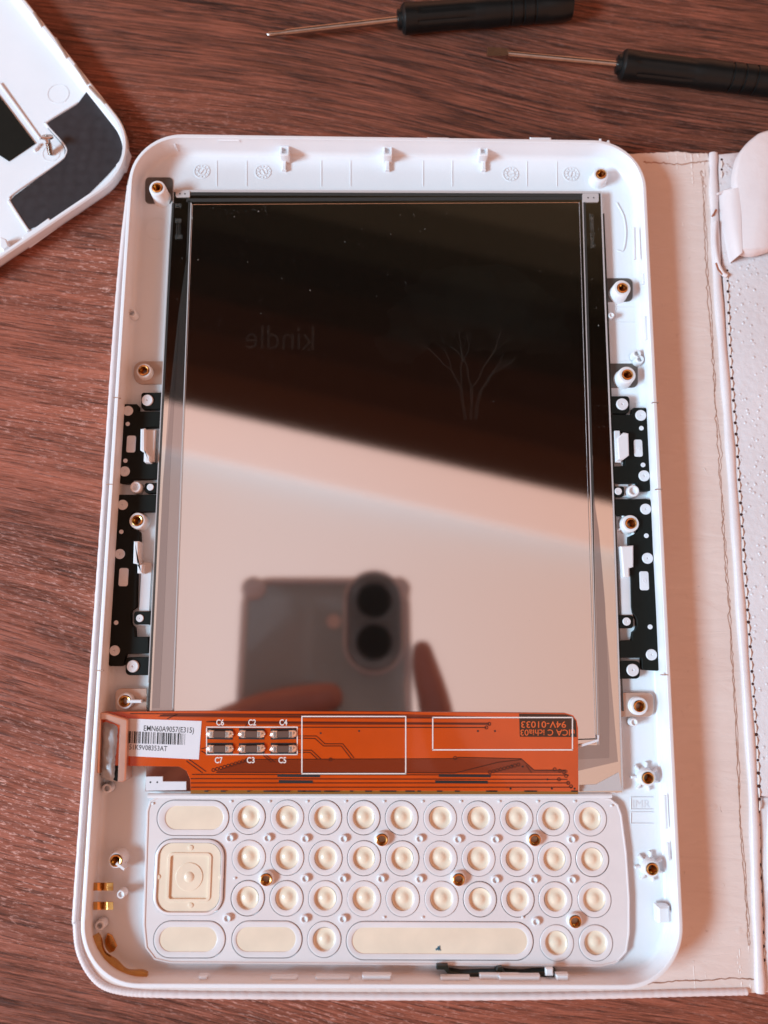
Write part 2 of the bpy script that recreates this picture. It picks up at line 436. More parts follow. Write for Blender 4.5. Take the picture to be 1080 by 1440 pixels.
def leather_cover():
    t = thing('leather_cover', P(1000, 800, 0), 'worn pale leather folio cover lying open under the white shell', 'cover')
    left = [(190, 232), (178, 262), (162, 416), (146, 650), (129, 900), (104, 1250), (102, 1300), (109, 1345), (134, 1384), (172, 1400), (230, 1404)]
    bot = [(230, 1404), (540, 1406), (800, 1405), (900, 1403), (1000, 1398), (1066, 1397)]
    right = [(1068, 1397), (1062, 1250), (1055, 1100), (1037, 850), (1026, 680), (1016, 540), (1003, 360), (998, 214)]
    top = [(997, 214), (975, 215), (950, 212), (920, 214), (880, 215), (700, 219), (500, 224), (330, 228), (190, 232)]
    jag = []
    for seg in (left, bot, right, top):
        sp = smoothpath([(x, y, 0) for x, y in seg], 8)[:-1]
        for p in sp:
            j = .8 if seg in (bot, top) else .25
            jag.append(P(p.x + random.uniform(-j, j), p.y + random.uniform(-j, j), ZL))
    MB().poly(jag, 0.02, ZL, .3).build('lining_panel', M['lining'], t, 15)
    # piping along the left edge (ribbed edge band)
    edge = smoothpath(pxs([(183, 262), (167, 416), (151, 650), (134, 900), (109, 1250), (107.5, 1300), (114, 1343), (138, 1380), (174, 1394), (240, 1398), (390, 1400), (540, 1401), (700, 1401), (850, 1399), (960, 1396), (1050, 1394)], ZL), 26)
    rad = [0.75 + .045*math.sin(i*2.2) for i in range(len(edge))]
    MB().tube([p + Vector((0, 0, .05)) for p in edge], rad, 10).build('edge_binding', M['smoothleather'], t, 60)
    # spine ridge
    ridge = smoothpath(pxs([(1003, 216), (1004, 280), (1009, 400), (1020, 540), (1030, 680), (1041, 850), (1058, 1100), (1063, 1250), (1069, 1396)], ZL+.3), 10)
    MB().tube(ridge, [1.05 + .1*math.sin(i*.9) + .05*random.random() for i in range(len(ridge))], 12, .75).build('spine_ridge', M['smoothleather'], t, 60)
    # pebbled panel
    pb = smoothpath([(x, y, 0) for x, y in [(1010, 217), (1012, 300), (1019, 430), (1026, 560), (1035, 690), (1046, 850), (1062, 1080), (1066, 1119)]], 6)
    pl = [P(p.x, p.y, 3.3) for p in pb] + pxs([(1090, 1122), (1330, 1122), (1330, 214), (1100, 212), (1040, 214)], 3.3)
    MB().poly(pl, .02, 3.5, .3).build('pebbled_panel', M['pebble'], t, 50)
    pl2 = pxs([(1066, 1121), (1073, 1250), (1074, 1396), (1330, 1392), (1330, 1124)], 2.9)
    MB().poly(pl2, .02, 2.9, .3).build('lower_panel', M['smoothleather'], t, 50)
    pl3 = pxs([(1081, 1132), (1079, 1180), (1080, 1250), (1086, 1272), (1330, 1275), (1330, 1130)], 3.2)
    MB().poly(pl3, 2.6, 3.4, .3).build('inner_patch', M['white2'], t, 50)
    # stitching: thread and needle holes
    sl = smoothpath(pxs([(1015, 224), (1015, 262)], 3.6), 12) , smoothpath(pxs([(1023, 380), (1026, 470), (1030, 540), (1036, 620), (1040.5, 690), (1051, 850), (1060, 980), (1067, 1090), (1072, 1250), (1078, 1380)], 3.6), 40)
    th = MB(); ho = MB()
    for path in sl:
        d = 0; last = path[0]; nxt = 1.4; seg = [path[0]]; k = 0
        dist = 0; samples = []
        for a, b in zip(path, path[1:]):
            L = (b-a).length; 
            while dist + L >= len(samples)*2.75:
                u = (len(samples)*2.75 - dist)/max(L, 1e-6); samples.append(a.lerp(b, u))
            dist += L
        for a, b in zip(samples, samples[1:]):
            dr = (b-a).normalized(); sd = Vector((-dr.y, dr.x, 0))
            q0 = a.lerp(b, .16) + sd*.04; q1 = a.lerp(b, .86) - sd*.04
            zt = 3.62 if a.y > P(0, 1120, 3.5).y else 3.05
            th.tube([Vector((q0.x, q0.y, zt-.1)), Vector((*q0.lerp(q1, .5).xy, zt+.08)), Vector((q1.x, q1.y, zt-.1))], [.14, .2, .14], 6)
            r = random.uniform(.28, .42)
            ho.lathe([(r, 0), (r*.3, .03)], (a.x, a.y, zt-.085), 7)
    tag(th.build('stitching', M['thread'], t, 80), kind='stuff')
    tag(ho.build('needle_holes', M['hole'], t, 80), kind='stuff')
    # cracks in the lining beside the spine
    ck = smoothpath([(x, y, 0) for x, y in [(985, 240), (988, 262), (991, 330), (994, 400), (1001, 490), (1005, 560), (1009, 625), (1014, 700), (1018, 770), (1024, 850), (1030, 950), (1037, 1080), (1041, 1167), (1048, 1260), (1052, 1330)]], 18)
    for off, rr_, nm in ((0, .13, 'crack'), (6, .10, 'crack')):
        mb = MB(); path = []
        for i, p in enumerate(ck):
            w = noise.noise(Vector((i*.31, off, 0)))*2.2 + noise.noise(Vector((i*1.7, off, 4)))*2.4
            path.append(P(p.x + w + off*(.35+.65*noise.noise(Vector((i*.06, 5, off)))), p.y, ZL+.02))
        mb.tube(path, [rr_*(.55+.9*abs(noise.noise(Vector((i*.5, 2, off))))) for i in range(len(path))], 6)
        mb.build(nm, M['crack'], t, 80)
    def crease(pts, r, m='lining', w=.9, dz=.0, name='crease'):
        sp = smoothpath([(x, y, 0) for x, y in pts], 8)
        path = [P(p.x + random.uniform(-w, w)*.5, p.y + random.uniform(-w, w), ZL+dz) for p in sp]
        MB().tube(path, [r*random.uniform(.7, 1.2) for _ in path], 7).build(name, M[m], t, 80)
    crease([(905, 228), (930, 229), (955, 231), (985, 228), (997, 226)], .17, 'crack')
    crease([(905, 1384), (945, 1380), (985, 1379), (1030, 1376), (1060, 1377)], .14, 'crack')
    for x, y0, y1, r in ((938, 216, 227, .35), (951, 216, 246, .32), (963, 215, 226, .4), (972, 216, 262, .38), (981, 216, 232, .4), (989, 217, 300, .5)):
        crease([(x, y0+1), (x+1, (y0+y1)/2), (x+2, y1)], r, 'lining', .7, -r*.75, 'fold')
    for x, y0, y1, r in ((975, 1350, 1392, .22), (990, 1345, 1376, .2), (1040, 1335, 1392, .28), (1052, 1300, 1390, .28), (1037, 1340, 1378, .2)):
        crease([(x, y0), (x+1, (y0+y1)/2), (x+3, y1-1)], r, 'lining', .6, -r*.8, 'fold')
    # small blisters in the lining
    mb = MB()
    for k in range(120):
        y = random.uniform(270, 1350); x = random.uniform(925 + (y-300)*.036, 975 + (y-300)*.05)
        c = P(x, y, ZL); r = random.uniform(.08, .42)
        path = [c + Vector((random.uniform(-1, 1)*r*1.5, random.uniform(-1, 1)*r*2.2, -.03)) for _ in range(3)]
        mb.tube(path, [r*.2, r*.5, r*.2], 6, .5)
    tag(mb.build('blisters', M['lining'], t, 80), kind='stuff')
    # strap tab folded over the spine
    tabpx = smoothpath([(x, y, 0) for x, y in [(1330, 170), (1150, 172), (1082, 181), (1060, 192), (1043, 210), (1036, 230), (1034, 254), (1036, 266)]], 6)
    tp = [P(p.x, p.y, 7.) for p in tabpx]
    low = [P(p.x, p.y, 7.) for p in smoothpath([(x, y, 0) for x, y in [(1042, 352), (1060, 355), (1082, 350), (1150, 330), (1330, 322)]], 4)]
    rings_l = tp[:]
    MB().poly(rings_l + [P(1040, 300, 7.)] + low, 4.6, 7.0, .7).build('strap_tab', M['smoothleather'], t, 50)
    # the strap's end, curling down to the spine
    mb = MB(); rows = []
    for i in range(13):
        u = i/12
        a = P(1040 + 1*u, 262 + 92*u, 7.0); 
        row = []
        for j in range(9):
            v = j/8
            xx = 1041 + 3*u - v*(29 - 12*u*u); yy = 263 + 6*v*(1-u)+ 92*u + v*14*u*u
            zz = 6.9 - 3.0*v**2.2
            row.append(P(xx, yy, zz))
        rows.append(row)
    nu, nv = len(rows), 9
    top = [p for r in rows for p in r]; bt = [p - Vector((0, 0, .9)) for p in top]
    fs = []
    for i in range(nu-1):
        for j in range(nv-1):
            a = i*nv+j; fs.append((a, a+1, a+nv+1, a+nv)); b = a + nu*nv; fs.append((b, b+nv, b+nv+1, b+1))
    o = nu*nv
    for i in range(nu-1):
        for j in (0, nv-1):
            a = i*nv+j; fs.append((a, a+nv, a+nv+o, a+o))
    for j in range(nv-1):
        for i in (0, nu-1):
            a = i*nv+j; fs.append((a, a+1, a+1+o, a+o))
    mb.add(top+bt, fs); mb.build('strap_end', M['smoothleather'], t, 50)
    lp = smoothpath(pxs([(1034, 264), (1020, 269), (1008, 273)], 4.6), 6)
    MB().tube(lp, [.5, .55, .5, .5, .45, .45, .4, .4, .35, .35, .3, .3, .2], 8).build('strap_fold', M['smoothleather'], t, 80)
    lp = smoothpath(pxs([(1006, 312), (1005, 340), (1009, 368), (1016, 384), (1022, 388)], 4.0), 6)
    MB().tube(lp, .55, 8).build('strap_fold', M['smoothleather'], t, 80)
    MB().poly(pxs([(1002, 302), (1005, 297), (1007, 293), (1009, 295), (1006, 299), (1004, 303)], 4.3), 3.5, 4.15).build('worn_spot', M['rust'], t)
    MB().tube(pxs([(1007, 370), (1010, 379), (1016, 386)], 4.2), .25, 6).build('worn_spot', M['rust'], t)
leather_cover()

# ------------------------------------------------------------------ shell of the reader
SH = thing('front_shell', (0, 0, ZL), 'opened white plastic reader shell holding the glass display and keypad', 'reader shell')
def shell_body():
    mb = MB()
    prof = [(5.0, ZL), (2.6, ZL+.5), (.9, ZL+1.6), (.15, ZL+3.2), (0, RIM-.35), (.12, RIM-.08), (.3, RIM), (.85, RIM), (.95, RIM-.1), (.98, RIM-1.3), (1.05, RIM-1.45),
            (1.08, FL+1.5), (1.2, FL+.8), (1.55, FL+.25), (2.3, FL)]
    rprof(mb, 123.9, 190, 12.5, prof, (.45, 0), n=14)
    mb.build('shell_tray', M['white'], SH, 40)
shell_body()

def insert_mesh():
    mb = MB()
    pr = [(1.12, 0), (1.12, .12), (1.0, .18), (.78, .1)]
    for k in range(6): pr += [(.74, -.15-.4*k), (.62, -.35-.4*k)]
    mb.lathe(pr, n=22, cap0=False, cap1=False)
    mb.lathe([(.62, -2.4), (.01, -2.5)], n=22, mi=1)
    return mb.mesh('brass_insert', [M['brass'], M['brassdark']])
INS = insert_mesh()
def post_mesh(r, h):
    mb = MB()
    mb.lathe([(r+.35, -h), (r+.12, -h+.5), (r, -.25), (r-.12, -.04), (r-.2, 0), (1.3, 0), (1.2, -.3), (1.2, -2.6)], n=28, cap1=False)
    return mb.mesh('screw_post', M['white'])
POSTS = {}
def post(px, py, z=8.4, r=1.75, fins=0, base=FL, par=None, sc=1.0):
    key = (round(r, 2), round(z-base, 2))
    if key not in POSTS: POSTS[key] = post_mesh(r, z-base)
    c = P(px, py, z)
    o = put('screw_post', POSTS[key], c, par or SH)
    put('brass_insert', INS, c + Vector((0, 0, .02)), o, rz=random.uniform(0, 6), sc=1.13)
    for k in range(fins):
        a = 2*math.pi*k/fins + .5
        MB().box((c.x+math.cos(a)*(r+.7), c.y+math.sin(a)*(r+.7), (base+z-1.6)/2), (1.3, .55, z-1.6-base), a, bev=.15).build('fin', M['white'], o)
    return o
def plate(name, pts, z0, z1, m, par, bev=.08, sm=35):
    return MB().poly(pxs(pts, z1), z0, z1, bev).build(name, M[m], par, sm)
def rrect_px(x0, y0, x1, y1, r=5, n=4, right=True, left=True):
    """pixel outline with rounded corners (left / right pair optional)"""
    out = []
    for cx, cy, a0, on in ((x1-r, y0+r, -90, right), (x1-r, y1-r, 0, right), (x0+r, y1-r, 90, left), (x0+r, y0+r, 180, left)):
        if on:
            for i in range(n+1):
                a = math.radians(a0 + 90*i/n); out.append((cx+r*math.cos(a), cy+r*math.sin(a)))
        else:
            out.append((x1 if cx > (x0+x1)/2 else x0, y0 if cy < (y0+y1)/2 else y1))
    return out

# screw posts and the tabs round them
plate('frame_tab', rrect_px(204, 249, 243, 286, 6, right=True), FL, FL+.25, 'padgrey', SH)
post(221, 264, 8.9, 1.95)
post(845, 245, 7.0, 1.9, 0)
plate('frame_tab', rrect_px(846, 391, 890, 424, 8, left=False), FL, FL+.25, 'padgrey', SH)
post(875, 405, 7.7, 2.05)
plate('frame_tab', rrect_px(852, 511, 897, 545, 8, left=False), FL, FL+.25, 'padgrey', SH)
post(882, 527, 7.7, 2.05)
plate('frame_tab', rrect_px(188, 508, 232, 540, 12, right=False), FL+.1, FL+.5, 'padtan', SH)
post(202, 521, 6.3, 1.75)
post(193, 732, 6.8, 1.85)
post(887, 736, 6.8, 1.95, 4)
plate('frame_tab', rrect_px(162, 968, 206, 1003, 9, right=False), FL+.6, FL+1.1, 'padtan', SH)
post(175.5, 986, 6.5, 1.75)
MB().box(P(190, 986, 6.2), (3.2, .7, 1.2), bev=.15).build('rib', M['white'], SH)
plate('frame_tab', rrect_px(872, 974, 919, 1008, 9, left=False), FL+.6, FL+1.1, 'padtan', SH)
post(899, 993, 6.8, 1.95)
post(911, 1094, 6.6, 1.75, 7)
post(917, 1222, 6.6, 1.75, 7)
post(163, 1210, 7.0, 1.6)
MB().box(P(172, 1216, 6.0), (2.2, .6, 2.6), -.6, bev=.1).build('rib', M['white'], SH)

# black heat-staked plates along both sides
def stake_mesh():
    mb = MB(); mb.lathe([(1, 0), (.97, .2), (.85, .28), (.55, .25), (.22, .27), (.12, .12), (.02, .1)], n=22); return mb.mesh('stake', M['white2'])
STK = stake_mesh()
BZ = 5.8
def zpts(pts, ox, oy, s): return [(ox + x/s, oy + y/s) for x, y in pts]
def bracket(pts, stakes, slots, name='side_plate'):
    b = plate(name, pts, FL-.2, BZ, 'black', SH, .1)
    for x, y, r in stakes: put('stake', STK, P(x, y, BZ+.0), b, sc=r)
    for x, y, w, h in slots:
        c = P(x, y, BZ)
        mb = MB(); rprof(mb, w, h, .5, [(0, BZ), (.06, BZ+.18), (.3, BZ+.24)], c.xy, n=4)
        mb.lathe([(.45, .24), (.4, .34), (.2, .3), (.02, .28)], (c.x, c.y, BZ), 14)
        mb.build('melted_rib', M['white2'], b)
    return b
s = 5.54
bracket(zpts([(235, 495), (245, 488), (345, 488), (357, 500), (357, 545), (545, 545), (540, 665), (420, 668), (372, 680), (368, 850), (402, 860), (400, 945), (515, 945), (510, 1070), (305, 1075), (295, 1108), (205, 1105), (215, 900)], 130, 480, s),
        [(130+278/s, 480+542/s, 1.18), (130+275/s, 480+644/s, .5), (130+252/s, 480+1014/s, 1.18), (130+257/s, 480+930/s, .5)], [(130+302/s, 480+800/s, 2.1, 4.0)])
bracket(rrect_px(198.5, 552, 231, 575, 4, right=False), [(130+430/s, 480+460/s, 1.35)], [], 'plate_tab')
bracket(rrect_px(203.5, 679, 222, 693, 3, right=False), [(130+452/s, 480+1136/s, .8)], [], 'plate_tab')
s = 4.5
bracket(zpts([(205, -20), (450, -20), (445, 86), (300, 92), (278, 120), (276, 165), (292, 195), (330, 203), (343, 220), (345, 275), (305, 275), (300, 415), (325, 425), (325, 490), (320, 690), (290, 712), (285, 730), (285, 790), (293, 806), (310, 820), (315, 880), (400, 880), (398, 985), (255, 990), (246, 1030), (240, 1058), (225, 1066), (155, 1066), (146, 1055)], 120, 700, s),
        [(120+237/s, 700+45/s, 1.18), (120+228/s, 700+215/s, .5), (120+219/s, 700+356/s, 1.15), (120+195/s, 700+790/s, .5), (120+186/s, 700+967/s, 1.15)], [(120+242/s, 700+502/s, 2.1, 4.1)])
bracket(rrect_px(188.4, 859.6, 212, 878.4, 4, right=False), [(120+346/s, 700+762/s, .85)], [], 'plate_tab')
bracket(rrect_px(176.5, 924, 210, 949.5, 6, right=False), [(120+302/s, 700+1066/s, 1.35)], [], 'plate_tab')
s = 4.237
bracket(zpts([(290, 945), (295, 908), (305, 903), (372, 905), (382, 915), (388, 1000), (405, 1380), (400, 1398), (330, 1398), (322, 1350), (160, 1350), (160, 1255), (250, 1250), (252, 1190), (275, 1180), (275, 1055), (235, 1045), (150, 1042), (145, 945)], 820, 360, s),
        [(820+343/s, 360+950/s, 1.3), (820+347/s, 360+1026/s, .55), (820+363/s, 360+1310/s, 1.3), (820+357/s, 360+1245/s, .55)], [(820+328/s, 360+1145/s, 2.0, 4.1)])
bracket(rrect_px(852, 557, 885.5, 581, 5, left=False), [(820+232/s, 360+884/s, 1.42)], [], 'plate_tab')
bracket(rrect_px(858, 684, 878, 698, 3, left=False), [(820+209/s, 360+1402/s, .85)], [], 'plate_tab')
s = 4.5
bracket(zpts([(180, 98), (400, 97), (425, 103), (433, 120), (440, 400), (465, 800), (478, 1180), (470, 1186), (380, 1180), (374, 1165), (372, 1103), (215, 1103), (215, 995), (312, 990), (318, 940), (336, 926), (343, 905), (340, 860), (330, 840), (312, 818), (306, 780), (302, 600), (298, 535), (322, 530), (320, 395), (292, 390), (292, 335), (325, 318), (350, 300), (354, 250), (345, 222), (310, 202), (185, 200)], 820, 680, s),
        [(820+395/s, 680+162/s, 1.27), (820+400/s, 680+330/s, .55), (820+407/s, 680+473/s, 1.27), (820+424/s, 680+907/s, .55), (820+432/s, 680+1083/s, 1.25)], [(820+386/s, 680+615/s, 2.1, 4.3)])
bracket(rrect_px(866, 865, 890.6, 883.5, 4, left=False), [(820+275/s, 680+873/s, .92)], [], 'plate_tab')
bracket(rrect_px(868, 929.5, 900, 954.5, 6, left=False), [(820+313/s, 680+1180/s, 1.38)], [], 'plate_tab')
# white latches that stand in the cut-outs
for pts, z in (([(197.5, 603), (204, 602), (204, 633), (211, 641), (211, 650), (203, 650), (203, 636), (197, 633)], 7.6),
               ([(188, 761), (195, 761), (195, 793), (201, 794), (200, 806), (193, 806), (193, 793), (187, 792)], 7.6),
               ([(868, 616), (877, 608), (884, 609), (885, 640), (877, 646), (870, 646)], 7.4),
               ([(873, 768), (891, 767), (891, 797), (885, 799), (885, 811), (877, 812)], 7.2)):
    plate('latch', pts, FL-.2, z, 'white', SH, .25)
for x, y, w, h, z in ((211, 627, 2.4, 7.5, 6.2), (213, 640, 1.6, 3, 5.6), (868, 627, 1.4, 8, 5.8), (880, 835, 2.6, 14, 5.3), (205, 835, 2.4, 14, 5.3), (870, 690, 4.5, 3, 5.0)):
    MB().box(P(x, y, z-.4), (w, h, .8), bev=.15).build('step', M['white2'], SH)
# hollow pins and bosses
def pin_mesh(r, h, hole):
    mb = MB(); mb.lathe([(r*1.1, -h), (r, -.12), (r*.88, 0), (hole*1.12, 0), (hole, -.1), (hole*.95, -.35), (.01, -.38)], n=20); return mb.mesh('hollow_pin', M['white'])
PIN = pin_mesh(.84, 2.0, .52)
def pin(x, y, z=7.0, sc=1.0, par=None): return put('hollow_pin', PIN, P(x, y, z), par or SH, sc=sc)
pin(190.5, 684.5, 6.8, 1.5); pin(891, 690, 6.8, 1.6); pin(170, 1258, 7.2, 1.0); pin(892, 1016, 6.6, 1.0); pin(860, 443, 6.0, .8)
for x, y in ((185, 440), (150, 1109), (140, 1302), (896, 497), (900, 505)):
    mb = MB(); c = P(x, y, 6.6); mb.lathe([(1.1, -2.2), (1.0, -.15), (.85, 0), (.6, 0), (.55, -1), (.01, -1)], c, 16); mb.build('boss', M['white'], SH)
# clips and ribs of the top edge
for x in (400, 545, 680):
    a = P(x, 212, 7.4)
    mb = MB(); rprof(mb, 2.3, 2.6, .3, [(0, FL), (0, 7.3), (.15, 7.5), (.5, 7.5), (.55, 6.6)], a.xy, n=3); mb.build('clip_socket', M['white'], SH)
    MB().box(P(x, 229, FL+.5), (1.0, 4.4, 1.0), bev=.15).build('rib', M['white'], SH)
for x in (322, 470, 616, 760):
    MB().box(P(x, 196, 9.1), (5.2, .9, .7), bev=.25).build('snap_tab', M['white'], SH)
for x in (305, 347, 452, 493, 595, 636, 741, 783):
    a = P(x, 226, FL); b = P(x, 262, FL)
    MB().tube([a + Vector((0, 0, .0)), b + Vector((0, 0, .0))], .14, 5).build('mould_line', M['white'], SH)
for x, y, a in ((226, 207, .9), (238, 202, 1.1), (249, 203, 1.3), (214, 217, .7), (864, 214, 2.1), (855, 207, 1.9), (843, 205, 1.7)):
    MB().box(P(x, y, 6.6), (2.0, .5, 3.0), a, bev=.15).build('rib', M['white'], SH)
for x, y in ((284, 241), (370, 242), (718, 245), (803, 245)):
    c = P(x, y, FL); mb = MB()
    for r in (1.95, 1.05):
        mb.lathe([(r, -.02), (r, .14), (r-.16, .14), (r-.16, -.02)], c, 28, cap1=False)
    for k in range(12):
        a = k*math.pi/6; mb.box((c.x+1.46*math.cos(a), c.y+1.46*math.sin(a), FL+.05), (.42, .2, .18), a + random.uniform(-.5, .5))
    mb.box((c.x, c.y, FL+.06), (1.5, .28, .2), random.uniform(0, 3))
    mb.build('date_stamp', M['white'], SH)
# left boss circle, snap tabs on the sides, rim seams
c = P(222, 322, FL); MB().lathe([(2.9, -.02), (2.9, .05), (2.78, .05), (2.78, -.02)], c, 40, cap1=False).build('mould_ring', M['white'], SH)
for x0, y0, x1, y1 in ((892, 320, 893, 365), (905, 385, 905, 400), (907, 445, 909, 478), (935, 1118, 937, 1165), (939, 1185, 941, 1210)):
    a = P(x0, y0, 8.3); b = P(x1, y1, 8.3); MB().tube([a, b], .35, 6).build('snap_rib', M['white2'], SH)
for x, y in ((161, 559), (151, 681), (137, 943), (925, 566), (930, 688), (938, 949)):
    c = P(x + (3 if x < 500 else -3), y, RIM); MB().box((c.x, c.y, RIM-.35), (1.5, .22, .76)).build('rim_notch', M['padtan'], SH)
mb = MB(); c = P(934, 1287, 7.2); mb.box((c.x, c.y, 5.9), (2.6, 3.4, 2.6), bev=.4); mb.box((c.x+1.6, c.y-.4, 5.6), (1.6, 2.2, 2.4), bev=.3); mb.build('snap_block', M['white'], SH)
# embossed frames with tiny raised lettering beside the keyboard
mb = MB()
for y0, y1 in ((1121, 1138), (1142, 1158)):
    for a, b in (((887, y0), (918, y0)), ((887, y1), (918, y1)), ((887, y0), (887, y1))):
        mb.tube([P(*a, FL+.05), P(*b, FL+.05)], .13, 5)
mb.build('embossed_frame', M['white'], SH)
mb = MB(); text_into(mb, 'IMR', P(890, 1136, FL+.06), P(914, 1136, FL+.06), P(890, 1125, FL+.06)); mb.build('embossed_lettering', M['white2'], SH)
mb = MB()
for a, b in (((866, 410), (866, 453)), ((866, 453), (897, 453)), ((866, 432), (893, 432)), ((893, 432), (896, 490)), ((872, 508), (905, 506)), ((892, 567), (915, 565))):
    mb.tube([P(*a, FL+.02), P(*b, FL+.02)], .1, 5)
mb.build('mould_line', M['white'], SH)
mb = MB(); arc = smoothpath(pxs([(867, 285), (877, 305), (880, 330), (876, 352), (868, 352)], FL+.1), 6); mb.tube(arc, .2, 6); mb.build('mould_arc', M['white'], SH)
# bottom edge: snap tabs, hinge bars, dark board
for x, w, h in ((400, 5.5, .8), (468, 7, .9), (287, 1.8, 1.2), (640, 6, .8), (730, 8.5, 1.3), (530, 6, 1.6), (790, 2.6, 1.8)):
    MB().box(P(x, 1375, 7.6), (w, h, 1.6), bev=.25).build('snap_tab', M['white'], SH)
pcb = [(614, 1358), (630, 1358), (632, 1366), (650, 1369), (678, 1368), (697, 1368), (699, 1361), (706, 1360), (710, 1367), (735, 1369), (752, 1367), (768, 1367), (778, 1363), (783, 1366), (783, 1377), (760, 1376), (742, 1379), (715, 1378), (680, 1378), (662, 1378), (650, 1374), (630, 1371), (625, 1364), (614, 1364)]
plate('dark_board', pcb, FL+.4, 6.6, 'pcb', SH, .15)
for x, w in ((680, 8.2), (772, 1.6)):
    MB().box(P(x+22 if x == 680 else x, 1374 if x == 680 else 1366, 7.4), (w, 1.5, .9), bev=.2).build('board_clip', M['white'], SH)
# gold contacts of the lower left corner
for y in (1247, 1274):
    c0 = P(131, y, 6.3); mb = MB()
    xs = [131, 137, 143, 147, 151, 156, 159]; zs = [6.6, 6.7, 6.1, 6.9, 7.1, 6.3, 5.8]
    rows = []
    for x, z in zip(xs, zs): rows.append([P(x, y-5.5, z), P(x, y+5.5, z), P(x, y+5.5, z)-Vector((0, 0, .25)), P(x, y-5.5, z)-Vector((0, 0, .25))])
    mb.rings(rows); mb.build('gold_contact', M['gold'], SH, 20)
ant = smoothpath(pxs([(133, 1315), (139, 1330), (148, 1345), (162, 1358), (178, 1367), (196, 1371), (207, 1371)], 7.0), 8)
mb = MB(); rows = []
for i, p in enumerate(ant):
    t_ = (ant[min(i+1, len(ant)-1)] - ant[max(i-1, 0)]).normalized(); nn = Vector((-t_.y, t_.x, 0))*(.55 + .25*math.sin(i*.35))
    z = Vector((0, 0, .9)); rows.append([p+nn, p-nn, p-nn-z, p+nn-z])
mb.rings(rows); mb.build('gold_antenna', M['gold'], SH, 30)
plate('gold_antenna_tab', [(143, 1340), (148, 1333), (147, 1322), (151, 1313), (157, 1316), (164, 1331), (160, 1338), (150, 1342)], FL, FL+.5, 'gold', SH)

